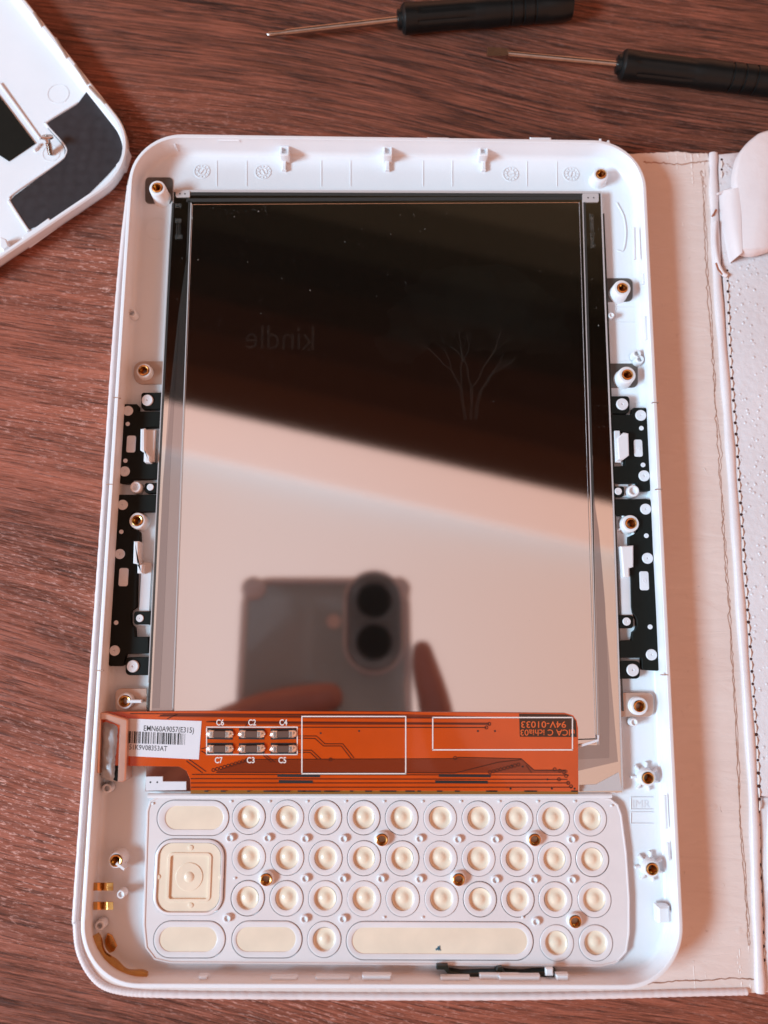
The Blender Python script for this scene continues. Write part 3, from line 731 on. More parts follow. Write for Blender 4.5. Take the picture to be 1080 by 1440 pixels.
# ------------------------------------------------------------------ rubber keypad
KZ = 5.3
KP = thing('rubber_keypad', P(535, 1235, FL), 'milky rubber keypad mat with cream round keys at the foot of the shell', 'keypad')
def keypad():
    ol = [(222, 1121), (845, 1121), (858, 1124), (868, 1132), (873, 1146), (880, 1200), (884, 1262), (884, 1312), (880, 1338), (866, 1353), (844, 1358), (240, 1353), (218, 1348), (206, 1332), (203, 1300), (206, 1200), (208, 1140), (212, 1127)]
    plate('keypad_base', ol, FL-.1, KZ-.62, 'silicone', KP, .12, 50)
    HOLES = []
    mb = MB(); mb.tube(pxs([(208, 1119), (860, 1119)], KZ+.9), .5, 8); mb.build('divider_wall', M['white'], SH)
    top = pxs(ol, KZ-.15)
    mb = MB(); mb.tube(top[-9:] + top[:1], .28, 6); mb.build('mat_lip', M['silicone'], KP)
    mb = MB(); mb.tube(top[1:12], .25, 6); mb.build('mat_lip', M['silicone'], KP)
    ring = MB().lathe([(3.56, -.6), (3.52, -.04), (3.4, .06), (2.66, .08), (2.42, .0), (2.3, -.35)], n=36, cap1=False).mesh('key', M['silicone'])
    pad = MB().lathe([(2.4, -.08), (2.3, -.34), (2.0, -.55), (1.4, -.58), (1.05, -.5), (.75, -.32), (.4, -.22), (.02, -.19)], n=36).mesh('key_cap', M['key'])
    def key(x, y):
        c = P(x, y, KZ)
        HOLES.append([(c.x+3.66*math.cos(i*math.pi/16), c.y+3.66*math.sin(i*math.pi/16)) for i in range(32)])
        k = put('key', ring, c, KP, rz=random.uniform(0, 6), sc=random.uniform(.985, 1.015))
        put('key_cap', pad, c + Vector((0.12, .02, 0)), k, rz=random.uniform(0, 6))
    rows = ((1150, [350, 404, 457.5, 511.5, 565, 619, 673, 726.5, 778, 830]), (1207, [350, 404, 458, 512, 566, 619.5, 673, 727, 780, 833]), (1264, [348.5, 403, 457.5, 512, 566.5, 621, 675, 728, 781, 836]))
    for y, xs in rows:
        for i, x in enumerate(xs): key(x, y + (i-4)*.25)
    for x, y in ((456, 1321), (783, 1326), (838, 1326)): key(x, y)
    def pill(x0, x1, y, hpx, bumps, ix0, ix1, ih):
        a = P(x0, y, KZ); b = P(x1, y, KZ); w = (b-a).length; c = (a+b)/2; h = hpx/6.8
        HOLES.append([(p.x, p.y) for p in rr(w+.25, h+.25, h/2+.12, 0, c.xy, n=10)])
        mb = MB(); iw = (ix1-ix0)/(x1-x0)*w; hh = ih/6.8; cc = P((ix0+ix1)/2, y, KZ)
        mb.rings([rr(w-2*d, h-2*d, h/2-d, KZ+z, c.xy, n=10) for d, z in ((0, -.6), (.04, -.04), (.16, .06))] + [rr(iw-2*d, hh-2*d, hh/2-d, KZ+z, cc.xy, n=10) for d, z in ((-.22, .08), (0, .0), (.1, -.35))], cap1=False)
        k = mb.build('long_key', M['silicone'], KP)
        mb = MB(); mb.rings([rr(iw-2*d, hh-2*d, hh/2-d, KZ+z, cc.xy, n=10) for d, z in ((-.02, -.09), (.1, -.32), (.4, -.55))])
        for bx in bumps:
            mb.lathe([(1.35, -.56), (1.1, -.48), (.8, -.3), (.45, -.18), (.02, -.14)], P(bx, y-1, KZ), 18)
        mb.build('key_cap', M['key'], k)
    pill(221, 322, 1150, 49, [280], 232, 314, 33)
    pill(216, 317, 1321, 49, [271], 224, 305, 33)
    pill(326, 425, 1321, 49, [383], 332, 416, 33)
    pill(487, 750, 1323, 51, [545, 625, 709], 495, 742, 35)
    # square navigation key: stepped frames
    a = P(266, 1233, KZ).xy
    HOLES.append([(p.x, p.y) for p in rr(14.95, 15.45, 3.7, 0, a, n=8)])
    mb = MB(); rprof(mb, 14.7, 15.2, 3.6, [(0, KZ-.3), (.05, KZ+.3), (.35, KZ+.45), (.6, KZ+.45), (.8, KZ-.1)], a, n=8, cap1=False); k = mb.build('square_key', M['silicone'], KP)
    mb = MB(); rprof(mb, 13.2, 13.7, 3.0, [(0, KZ-.3), (.05, KZ+.12), (1.9, KZ+.12), (2.0, KZ+.35), (2.5, KZ+.35), (2.6, KZ-.05), (2.95, KZ-.05)], a, n=8, cap0=False, cap1=True); 
    mb.lathe([(2.9, -.06), (2.8, .1), (1.1, .1), (.85, .3), (.4, .4), (.02, .41)], (a.x, a.y, KZ), 28); mb.build('key_cap', M['key'], k)
    from mathutils.geometry import delaunay_2d_cdt
    vs, es = [], []
    for lp in [[(p.x, p.y) for p in pxs(ol, KZ-.06)]] + HOLES:
        b0 = len(vs); n_ = len(lp); vs += [Vector(p) for p in lp]; es += [(b0+i, b0+(i+1) % n_) for i in range(n_)]
    ov, oe, of = delaunay_2d_cdt(vs, es, [], 1, 1e-5)[:3]
    def inside(p, lp):
        r = False
        for i in range(len(lp)):
            (x0, y0), (x1, y1) = lp[i-1], lp[i]
            if (y0 > p.y) != (y1 > p.y) and p.x < (x1-x0)*(p.y-y0)/(y1-y0)+x0: r = not r
        return r
    keep = []
    for f in of:
        c_ = sum((ov[i] for i in f), Vector((0, 0)))/len(f)
        if not any(inside(c_, h_) for h_ in HOLES): keep.append(tuple(f))
    me = MB().add([(v.x, v.y, KZ-.06) for v in ov], keep).mesh('keypad_mat', M['silicone'])
    put('keypad_mat', me, (0, 0, 0), KP)
    for (x, y) in ((268, 1192), (268, 1273), (222, 1233), (311, 1233)):
        mb = MB(); mb.lathe([(.6, 0), (.5, .18), (.02, .24)], P(x, y, KZ+.1), 14); mb.build('key_dimple', M['key'], k)
    # hollow pins and screw posts standing up through the mat
    for x, y in ((323, 1179), (376, 1179), (429, 1180), (483, 1180), (590, 1180), (644, 1181), (697, 1181), (804, 1181),
                 (429, 1236), (482, 1236.5), (536, 1236.5), (590, 1237), (697, 1238), (751, 1238), (805, 1238), (319, 1292), (428, 1293), (482, 1293), (754, 1297)):
        put('hollow_pin', PIN, P(x, y, KZ+.65), SH, sc=1.0)
    for x, y in ((537, 1181), (752, 1181), (374, 1237), (645, 1237), (809, 1296)):
        post(x, y, KZ+1.0, 1.55, 4, base=KZ-.6)
    nub = MB().lathe([(.3, -.1), (.25, .2), (.02, .28)], n=10).mesh('nub', M['white'])
    for x in (325, 379, 432, 486, 540, 594, 648, 702, 756, 808):
        put('nub', nub, P(x, 1127, KZ), KP)
    for x, y in ((330, 1235), (324, 1287), (540, 1290), (594, 1290), (735, 1290), (860, 1133), (215, 1130)):
        put('nub', nub, P(x, y, KZ), KP)
    mb = MB(); c = P(617, 1333, KZ-.3)
    for k in range(9): mb.tube([c + Vector((random.uniform(-.6, .6), random.uniform(-.5, .5), random.uniform(0, .3))) for _ in range(3)], .12, 5)
    tag(mb.build('lint', M['blue']), 'tiny blue tuft of lint lying on the long bottom key', 'lint')
keypad()

# ------------------------------------------------------------------ display
DP = thing('display_panel', P(540, 690, FL), 'mirror-like glass display seen from behind with orange flex cable', 'display')
def display():
    gl = [(244, 268), (846, 270), (851, 420), (862, 690), (869, 900), (876, 1115), (204, 1113), (211, 960), (226, 640), (240, 350)]
    plate('glass_base', gl, FL+.1, GZ, 'mirror2', DP, .12)
    # upper layer, stepped
    up = [(270, 287), (815, 284), (838, 1040), (838, 1046), (243, 1046), (244, 1000)]
    MB().poly(pxs(up, UZ), GZ-.1, UZ, .16).build('upper_layer', M['mirror'], DP)
    def strip(pts, w, z, m, name='edge_line'):
        MB().ribbon([P(x, y, z) for x, y in pts], w).build(name, M[m], DP)
    # double outline
    strip([(266, 1000-718), (240.5, 1000)], .35, GZ+.03, 'dim'); strip([(262, 281.5), (821, 278.5)], .9, GZ+.03, 'dim')
    strip([(822, 283), (843, 1046)], .45, GZ+.04, 'dim'); strip([(819.5, 283), (840.7, 1046)], .22, GZ+.12, 'clear')
    strip([(268.6, 285), (242.6, 1000)], .2, GZ+.14, 'clear')
    strip([(244, 268.5), (846, 270.5)], .55, GZ+.06, 'clear'); strip([(246, 272.5), (844, 274)], .8, GZ+.05, 'dim')
    strip([(845.5, 272), (851, 420), (862, 690), (869, 900), (875.5, 1112)], .35, GZ+.06, 'clear')
    strip([(848.5, 300), (853.5, 420), (864, 690), (871, 900), (876, 1000)], .45, GZ-.3, 'dim')
    strip([(243.5, 285), (239.5, 350), (225.5, 640), (210.8, 960), (207, 1030)], .5, GZ+.05, 'dim')
    strip([(241.8, 285), (237.5, 350), (223.5, 640), (208.8, 960)], .28, GZ+.0, 'clear')
    # grey adhesive film strips: left wedge and right wedge
    plate('film_strip', [(267, 330), (264.5, 400), (244, 1000), (213, 1000), (220, 860), (229, 680), (237, 570), (251, 440)], GZ+.01, GZ+.06, 'film', DP, 0)
    plate('film_strip', [(229, 680), (220, 860), (213.5, 996), (224, 996), (231, 860), (240, 650), (252, 450)], GZ+.07, GZ+.1, 'film2', DP, 0)
    plate('film_strip', [(833.5, 640), (836, 700), (850, 850), (869, 1071), (813, 1084), (813, 1048), (840, 1048)], GZ+.01, GZ+.06, 'film', DP, 0)
    plate('film_strip', [(835, 700), (842, 745), (851, 850), (857, 1000), (857, 1066), (813, 1068), (813, 1048), (844, 1048)], GZ+.07, GZ+.1, 'film2', DP, 0)
    strip([(813, 1050), (841, 1041), (841, 1034)], .5, UZ+.1, 'paper', 'wire_loop'); strip([(813, 1040), (838, 1039)], .25, UZ+.1, 'dim', 'wire_loop')
    plate('corner_plate', [(870, 1086), (875, 1112), (815, 1113), (815, 1104), (838, 1103)], GZ+.05, GZ+.1, 'clear', DP, 0)
    plate('corner_plate', [(205, 1092), (229, 1092), (229, 1099), (262, 1099), (262, 1111), (205, 1112)], GZ+.02, GZ+.2, 'paper', DP, .05)
    plate('corner_plate', rrect_px(247, 268, 267, 277, 2), GZ+.1, GZ+.2, 'clear', DP, .02)
    plate('corner_plate', rrect_px(819, 272, 842, 284, 2), GZ+.1, GZ+.2, 'clear', DP, .02)
    mb = MB()
    for x, y in ((253, 272.5), (260, 272.5), (827, 278), (835, 278), (211.5, 1100), (221, 1100)): mb.lathe([(.2, 0), (.02, .01)], P(x, y, GZ+.22), 8)
    mb.build('rivet_dots', M['ink'], DP)
    # etched marks
    mb = MB()
    for y0, n in ((286, 5), (307, 5), (330, 6)):
        for k in range(n): mb.ribbon(pxs([(247+k*1.8, y0), (246.6+k*1.8, y0+6)], GZ+.12), .12)
    for k in range(3): mb.ribbon(pxs([(248.5+k*2.4, 314), (248+k*2.4, 330)], GZ+.12), .06)
    text_into(mb, 'BJWRTJ.180818ET', P(836, 348, GZ+.12), P(834.5, 300, GZ+.12), P(830.5, 348, GZ+.12))
    mb.build('etched_marks', M['etch'], DP)
    # faint picture left in the panel: lettering seen from behind and a tree
    mb = MB(); text_into(mb, 'kindle', P(442, 492, UZ+.04), P(345, 490, UZ+.04), P(442, 459, UZ+.04)); mb.build('ghost_lettering', M['ghost'], DP)
    z = UZ + .05; mb = MB()
    rnd = random.Random(3)
    def branch(x, y, a, L, w, d):
        x2 = x + math.cos(a)*L; y2 = y - math.sin(a)*L
        xm = (x+x2)/2 + rnd.uniform(-2, 2); ym = (y+y2)/2 + rnd.uniform(-2, 2)
        mb.ribbon(pxs([(x, y), (xm, ym), (x2, y2)], z), w/8)
        if d > 0:
            for k in range(2): branch(x2, y2, a + rnd.uniform(-.5, .5), L*rnd.uniform(.55, .8), w*.66, d-1)
    for bx, a in ((655, 1.72), (662, 1.55), (669, 1.38)): branch(bx, 590, a, 44, 6, 4)
    tag(mb.build('ghost_branches', M['ghost'], DP), kind='stuff')
    mb = MB()
    for k, (x, y, q) in enumerate(((600, 450, 9), (640, 420, 11), (690, 415, 11), (735, 440, 10), (700, 460, 9), (770, 475, 6), (565, 485, 6))):
        c = P(x, y, z+.02+k*.004)
        mb.add([c + Vector((math.cos(i*.1309), math.sin(i*.1309)*.75, 0))*q*(1+.28*noise.noise(Vector((math.cos(i*.1309)*2.2, math.sin(i*.1309)*2.2, k))) + rnd.uniform(-.05, .05)) for i in range(48)], [tuple(range(48))])
    tag(mb.build('ghost_foliage', M['ghost2'], DP), kind='stuff')
    # dust
    mb = MB()
    for k in range(250):
        if k < 30: x, y = rnd.uniform(285, 380), rnd.gauss(296, 5)
        elif k < 150: x, y = rnd.uniform(250, 835), 280 + abs(rnd.gauss(0, 150))
        elif k < 215: x, y = rnd.uniform(240, 850), rnd.uniform(285, 990)
        else: x, y = rnd.uniform(838, 862), rnd.uniform(320, 720)
        if y > 995 or x < 232 + max(0, (480-y))*.02: continue
        c = P(x, y, UZ+.06 if 275 < x < 812 else GZ+.16); r = rnd.uniform(.022, .055) if rnd.random() < .95 else .09
        a = rnd.uniform(.5, 2.2); d = Vector((math.cos(a), math.sin(a), 0))*r*rnd.uniform(.6, 2)
        mb.tube([c-d, c, c+d*.8], [r*.3, r*.7, r*.3], 5, .5)
    tag(mb.build('dust_specks', M['dust'], DP), kind='stuff')
display()

def flex():
    z = FX
    ol = [(138, 1001), (300, 1000), (560, 1001), (796, 1003), (806, 1006), (811, 1013), (813, 1024), (813.5, 1113), (268, 1111), (267, 1095), (262, 1084), (252, 1078), (178, 1077), (140, 1076)]
    fx = plate('flex_cable', ol, z-.25, z, 'flex', DP, .04)
    plate('flex_tail', [(268, 1108), (813, 1110), (813, 1117), (268, 1116)], GZ+.1, z-.3, 'amber', DP, 0)
    h = z + .02
    def rib(mb, pts, w, dz=0.): mb.ribbon(pxs(pts, h+dz), w)
    # trace band and edges
    mb = MB()
    mb.poly(pxs([(303, 1086), (318, 1078), (345, 1069), (640, 1068), (642, 1066), (733, 1068), (750, 1083), (798, 1083), (798, 1087), (303, 1087)], h), h-.015, h)
    mb.poly(pxs([(232, 1003), (560, 1004), (690, 1008), (690, 1011), (420, 1010), (222, 1008)], h), h-.015, h)
    mb.poly(pxs([(292, 1013.5), (688, 1016), (688, 1019.5), (320, 1019)], h), h-.015, h)
    mb.build('trace_band', M['traceband'], fx)
    mb = MB()
    for p in ([(183, 1003.5), (560, 1005.5)], [(225, 1006), (420, 1007.5), (800, 1010)], [(250, 1004), (235, 1011)], [(290, 1015), (688, 1018)], [(320, 1022.5), (684, 1023)],
              [(418, 1035), (445, 1035), (457, 1046), (482, 1046), (498, 1066)], [(418, 1038), (443, 1038.5), (455, 1049), (480, 1049), (494, 1067)], [(418, 1055), (438, 1055), (452, 1068)], [(418, 1058), (436, 1058), (447, 1068)],
              [(345, 1068), (640, 1067), (645, 1065), (733, 1067), (751, 1083), (796, 1083)], [(305, 1086), (640, 1087), (700, 1072), (733, 1068)], [(740, 1076), (748, 1087)],
              [(270, 1089), (800, 1090)], [(268, 1095), (798, 1096)], [(268, 1101), (800, 1101)], [(268, 1107), (805, 1107)], [(262, 1070), (285, 1087)], [(266, 1068), (290, 1085)], [(283, 1053), (291, 1051)], [(283, 1056), (290, 1060)],
              [(370, 1062), (382, 1072)], [(374, 1062), (387, 1072)], [(300, 1014), (312, 1022)], [(345, 1022), (350, 1012)]):
        rib(mb, p, .2, .003)
    # little vias
    vp = [(300+k*5.2, 1083-k*1.55) for k in range(10)] + [(689+k*5, 1086-k*1.35) for k in range(9)] + [(780, 1082), (787, 1084), (793, 1086), (796, 1091), (786, 1096), (799, 1101), (803, 1106), (688, 1018), (684, 1023), (640, 1066), (465, 1068)]
    for x, y in vp:
        mb.lathe([(.42, 0), (.42, .01), (.24, .01)], P(x, y, h+.005), 10, cap1=False)
    tag(mb.build('traces', M['trace'], fx), kind='stuff')
    mb = MB()
    for x0, x1, y in ((390, 450, 1090.5), (617, 690, 1090.5), (612, 686, 1099.5), (392, 440, 1099)):
        rib(mb, [(x0, y), (x1, y+.5)], .6, .006)
    for k in range(34):
        x = rnd_u(275, 810); rib(mb, [(x, 1112.5), (x+rnd_u(4, 14), 1112.6)], .28, -.3+.01 if False else .006)
    for x, y in ((451, 1031), (720, 1077), (735, 1078), (770, 1096), (776, 1109), (718, 1109), (808, 1109), (672, 1028), (696, 1028), (400, 1014), (505, 1028)):
        mb.lathe([(.22, 0), (.02, .01)], P(x, y, h+.01), 8)
    mb.build('dark_marks', M['ink'], fx)
    mb = MB()
    def frame(x0, y0, x1, y1, w):
        for a, b in (((x0-.7, y0), (x1+.7, y0)), ((x1, y0), (x1, y1)), ((x0-.7, y1), (x1+.7, y1)), ((x0, y1), (x0, y0))): rib(mb, [a, b], w, .02)
    frame(424.5, 1007.5, 570.5, 1088, .26); frame(608.5, 1009, 805, 1054.5, .26); frame(290.5, 1022.5, 418, 1061, .22)
    for tx, x, y in (('C6', 304, 1020), ('C2', 349, 1020), ('C4', 393, 1020), ('C7', 302, 1073), ('C3', 347, 1073), ('C5', 391.5, 1073)):
        text_into(mb, tx, P(x, y, h+.02), P(x+11, y, h+.02), P(x, y-8.5, h+.02), bold=.02)
    mb.build('silkscreen', M['silk'], fx)
    # dark patch with upside-down lettering
    plate('marking_patch', [(730, 1003.5), (796, 1004.5), (805, 1007.5), (810, 1014), (811, 1036.5), (731, 1036)], h-.02, h+.008, 'patch', fx, 0)
    mb = MB()
    text_into(mb, '94V-01033', P(796, 1014.5, h+.014), P(733, 1014.5, h+.014), P(796, 1023.5, h+.014), bold=.006)
    text_into(mb, 'uICA C ichia03', P(808, 1026, h+.014), P(732, 1026, h+.014), P(808, 1034.5, h+.014), bold=.006)
    mb.build('marking_lettering', M['orangeink'], fx)
    # paper label
    lb = plate('barcode_label', [(179, 1010.5), (283.5, 1014), (279.6, 1068), (177, 1063)], h-.02, h+.06, 'paper', fx, .01)
    mb = MB(); lz = h + .075
    text_into(mb, 'EMN60A9057(E315)', P(202, 1027.6, lz), P(272.5, 1030.6, lz), P(202.5, 1020.0, lz), bold=.006)
    text_into(mb, '51K9V08353AT', P(181.5, 1053.8, lz), P(235, 1056.2, lz), P(182, 1046.8, lz), bold=.006)
    x = 179.5
    while x < 261:
        w = random.choice((.5, .7, 1.0, 1.6, 2.2)); u = (x-179.5)/81
        mb.add([P(x, 1028+3.7*u, lz), P(x+w, 1028+3.7*u, lz), P(x+w-.6, 1045+2.5*u, lz), P(x-.6, 1045+2.5*u, lz)], [(0, 1, 2, 3)])
        x += w + random.choice((.6, .8, 1.2, 2.0))
    text_into(mb, 'I', P(180, 1025, lz), P(181, 1025, lz), P(180, 1019, lz))
    mb.build('label_print', M['ink'], fx)
    # capacitors
    mb = MB(); L = (326-293)/6.6
    mb.box((0, 0, .02), (L+.5, 2.3, .04), mi=2)
    mb.box((0, 0, .42), (L*.62, 1.35, .8), mi=1, bev=.08)
    for sx in (-1, 1):
        mb.box((sx*L*.34, 0, .45), (L*.2, 1.5, .88), mi=0, bev=.2)
        mb.lathe([(.85, .03), (.8, .3), (.5, .6), (.02, .75)], (sx*L*.43, 0, 0), 12)
    cm = mb.mesh('capacitor', [M['solder'], M['capbody'], M['ink']])
    for x in (309.5, 354, 398.5):
        for y in (1032, 1052.5): put('capacitor', cm, P(x, y, h+.01), fx, rz=random.uniform(-.03, .03))
    # connector frame with grey putty at the cable's end
    cf = MB(); Z = 8.9
    cf.poly(pxs([(137, 1001.5), (150, 1003), (178.5, 1011.5), (179.5, 1014), (176.5, 1097), (172, 1100.5), (165, 1100), (168, 1020), (150, 1012.5), (141.5, 1012), (139, 1088), (134.5, 1086)], Z), FL+.3, Z, .25)
    cf.build('connector_frame', M['copper'], fx)
    plate('connector_back', [(140, 1010), (169, 1018), (165, 1099), (140, 1090)], FL+.3, 7.2, 'black', fx, .1)
    # lumpy putty
    n = 15; mm = 9; vs = []; A, B, C_, D = (143.5, 1012.5), (167, 1018), (160, 1099.5), (141, 1093)
    for i in range(n):
        u = i/(n-1)
        for j in range(mm):
            v = j/(mm-1)
            x = (A[0]*(1-v)+B[0]*v)*(1-u) + (D[0]*(1-v)+C_[0]*v)*u; y = (A[1]*(1-v)+B[1]*v)*(1-u) + (D[1]*(1-v)+C_[1]*v)*u
            e = min(1, 5*min(u, 1-u)+.15) * min(1, 4*min(v, 1-v)+.2)
            zz = 7.0 + 1.1*e + .55*e*noise.noise(Vector((x*.11, y*.09, 3))) + .45*e*noise.noise(Vector((x*.25, y*.2, 1)))
            zz += .5*math.exp(-((x-159)/4.5)**2 - ((y-1030)/7)**2) + .5*math.exp(-((x-157)/4)**2 - ((y-1078)/6)**2)
            vs.append(P(x + 2*noise.noise(Vector((y*.1, 0, j))), y, zz))
    MB().add(vs, [(i*mm+j, i*mm+j+1, (i+1)*mm+j+1, (i+1)*mm+j) for i in range(n-1) for j in range(mm-1)]).build('putty_pad', M['putty'], fx, 70)
def rnd_u(a, b): return random.uniform(a, b)
flex()

# ------------------------------------------------------------------ back cover, upper left
def back_cover():
    zr = 5.0
    cor = P(211, 221, zr); a1 = P(36, 0, zr); a2 = P(0, 371, zr)
    e1 = (a1-cor).normalized(); e2 = Vector((e1.y, -e1.x, 0));
    if e2.dot(a2-cor) < 0: e2 = -e2
    W, H = 123, 190
    ctr = cor + e1*(H/2) + e2*(W/2)
    rz = math.atan2(e1.y, e1.x) - math.pi/2
    t = thing('back_cover', (ctr.x, ctr.y, 0), 'white plastic back cover lying inside up with black sheets', 'back cover')
    mb = MB(); rprof(mb, W, H, 14.5, [(5, 0.02), (2.2, .35), (.7, 1.2), (.1, 2.6), (0, zr-.3), (.3, zr), (.95, zr), (1.1, zr-.2), (1.3, 2.6), (1.9, 1.9), (3, 1.6)], ctr.xy, rz, 14)
    mb.build('cover_tray', M['white'], t, 40)
    f = 1.6
    plate('graphite_sheet', [(125, 124), (128, 125), (157, 152), (170, 167), (176, 180), (178, 192), (176, 206), (166, 228), (150, 246), (112, 284), (70, 311), (40, 322), (16, 285), (15, 281), (20, 275), (84, 228), (90, 219), (91, 210), (88, 204), (67, 180), (66, 175), (69, 171), (108, 147)], f-.1, f+.3, 'graphite', t, .06)
    plate('black_sheet', [(-60, 60), (0, 136), (49, 201), (12, 226), (-60, 180)], f-.1, f+.35, 'black', t, .05)
    # wall of the battery well and a boss
    a = P(0, 118, f); b = P(57, 196, f)
    MB().tube([a + Vector((0, 0, .3)), b + Vector((0, 0, .1))], .3, 6).build('well_wall', M['white'], t)
    a = P(20, 271, f); pts = smoothpath(pxs([(14, 281), (19, 272), (80, 230), (92, 218), (91, 205), (66, 176), (68, 170), (108, 145)], f+.15), 5)
    MB().tube(pts, .3, 6).build('sheet_border', M['white'], t)
    pts = smoothpath(pxs([(12, 282), (26, 304), (40, 325)], f+.2), 5); MB().tube(pts, .4, 6).build('sheet_border', M['white'], t)
    for x, y, r in ((82, 132, 2.75), (72, 216, 2.2)):
        MB().lathe([(r, -.05), (r, .08), (r-.16, .08), (r-.16, -.05)], P(x, y, f), 32, cap1=False).build('mould_ring', M['white'], t)
    MB().box(P(52, 207, f+.3), (2.2, .6, .7), rz + .3, bev=.1).build('rib', M['white'], t)
    plate('snap_clip', [(175, 206), (180, 209), (173, 232), (164, 236), (163, 231), (169, 224)], f, zr-.3, 'white', t, .2)
    plate('snap_clip', [(68, 306), (73, 312), (34, 340), (30, 333)], f, zr-.2, 'white', t, .2)
    plate('snap_clip', [(0, 333), (8, 336), (12, 346), (5, 352), (0, 348)], f, zr-.8, 'white', t, .2)
    for (x0, y0, x1, y1) in ((48, 18, 60, 38), (78, 54, 95, 82), (106, 92, 124, 119), (126, 122, 148, 146)):
        a = P(x0, y0, zr-.15); b = P(x1, y1, zr-.15); MB().tube([a, b], .42, 6).build('rim_step', M['padtan'], t)
    # a little screw standing in the boss
    c = P(72, 218, f); s = thing('small_screw', c, 'tiny steel screw standing upright beside black sheet on the back cover', 'screw')
    top = P(66, 192, f+3.6); ax = (top-c); L = ax.length
    mb = MB(); prof = [(.35, 0), (.5, .25)]
    k = .3
    while k < L*.72: prof += [(.78, k), (.55, k+.22)]; k += .42
    prof += [(.6, L*.78), (.6, L*.9)]
    q = Vector((0, 0, 1)).rotation_difference(ax.normalized()).to_matrix()
    mb.lathe(prof, n=16); mb.v = [c + q @ v for v in mb.v]; mb.build('thread', M['steel'], s)
    mb = MB(); mb.lathe([(.5, L*.86), (1.45, L*.92), (1.5, L), (1.3, L+.12), (.55, L+.12), (.5, L-.2), (.02, L-.2)], n=22); mb.v = [c + q @ v for v in mb.v]; mb.build('screw_head', M['steel'], s)
back_cover()

# ------------------------------------------------------------------ screwdrivers
def screwdriver(tip, neck, end, label, flat):
    zc = 3.9
    A = P(*tip, 3.2); B = P(*neck, zc); C = P(*end, zc)
    ax = (C-B).normalized(); t = thing('screwdriver', (B.x, B.y, 0), label, 'screwdriver', 'precision screwdrivers on the table')
    ln = (C-B).length
    rot = Vector((0, 0, 1)).rotation_difference(ax).to_matrix()
    def place(mb, o): mb.v = [o + rot @ v for v in mb.v]; return mb
    # handle, ridged: radius varies with angle in the grip zone
    def R(u):
        if u < .02: return 3.0 + 30*u
        if u < .42: return 3.7 - .25*math.sin((u-.02)/.40*math.pi*.8)
        if u < .62: return 3.35 + .35*math.sin((u-.42)/.20*math.pi)
        return 3.55
    rings = []; n = 48; us = [0, .006, .02, .05, .09, .092, .12, .2, .28, .36, .42, .43, .5, .6]
    for g in (.63, .70, .77): us += [g, g+.004, g+.012, g+.016]
    us += [.84, .85, .97, .99, 1.0]
    for u in us:
        r = R(u)
        if any(g+.003 < u < g+.013 for g in (.63, .70, .77)): r -= .28
        if u >= .85: r = 3.7
        if u >= .99: r = 3.3
        if u == 0: r = 2.6
        ring = []
        for k in range(n):
            a = 2*math.pi*k/n; rr_ = r
            if .09 < u < .43: rr_ -= .22*max(0, math.cos(a*9))**3
            if u >= .85: rr_ -= .18*(.5+.5*math.cos(a*6))
            ring.append(Vector((rr_*math.cos(a), rr_*math.sin(a), u*ln)))
        rings.append(ring)
    place(MB().rings(rings), B).build('handle', M['handle'], t, 40)
    place(MB().lathe([(1.9, -1.0), (2.3, -.8), (2.5, .2)], n=20, cap0=True), B).build('collar', M['handle'], t)
    d = (A-B); L = d.length; rot2 = Vector((0, 0, 1)).rotation_difference(d.normalized()).to_matrix()
    mb = MB(); mb.lathe([(.85, -1), (.85, L*.82), (.8, L*.84), (.8, L*.85)], n=16)
    mb.v = [B + rot2 @ v for v in mb.v]; mb.build('shaft', M['steel'], t)
    mb = MB()
    if flat:
        side = d.normalized().cross(Vector((0, 0, 1)))
        for u, w, h in ((.84, .8, .8), (.88, 1.15, .6), (.97, 1.25, .3), (1.0, 1.2, .22)):
            c = B + d*u; mb.v += [c + side*w + Vector((0, 0, h)), c - side*w + Vector((0, 0, h)), c - side*w - Vector((0, 0, h)), c + side*w - Vector((0, 0, h))]
        for k in range(3):
            for i in range(4): j = (i+1) % 4; mb.f.append([k*4+i, k*4+j, k*4+4+j, k*4+4+i]); mb.m.append(0)
        mb.f.append([12, 13, 14, 15]); mb.m.append(0)
    else:
        mb.lathe([(.82, L*.845), (.62, L*.87), (.55, L*.93), (.72, L*.95), (.72, L*.975), (.4, L*.995), (.05, L)], n=14)
        mb.v = [B + rot2 @ v for v in mb.v]
    mb.build('tip', M['steel'], t)
screwdriver((375, 49), (564, 27), (803, 8), 'black handled precision screwdriver with rounded tip lying above the shell', False)
screwdriver((685, 73), (872, 91), (1112, 119), 'black handled precision screwdriver with flat blade tip lying beside the leather strap', True)

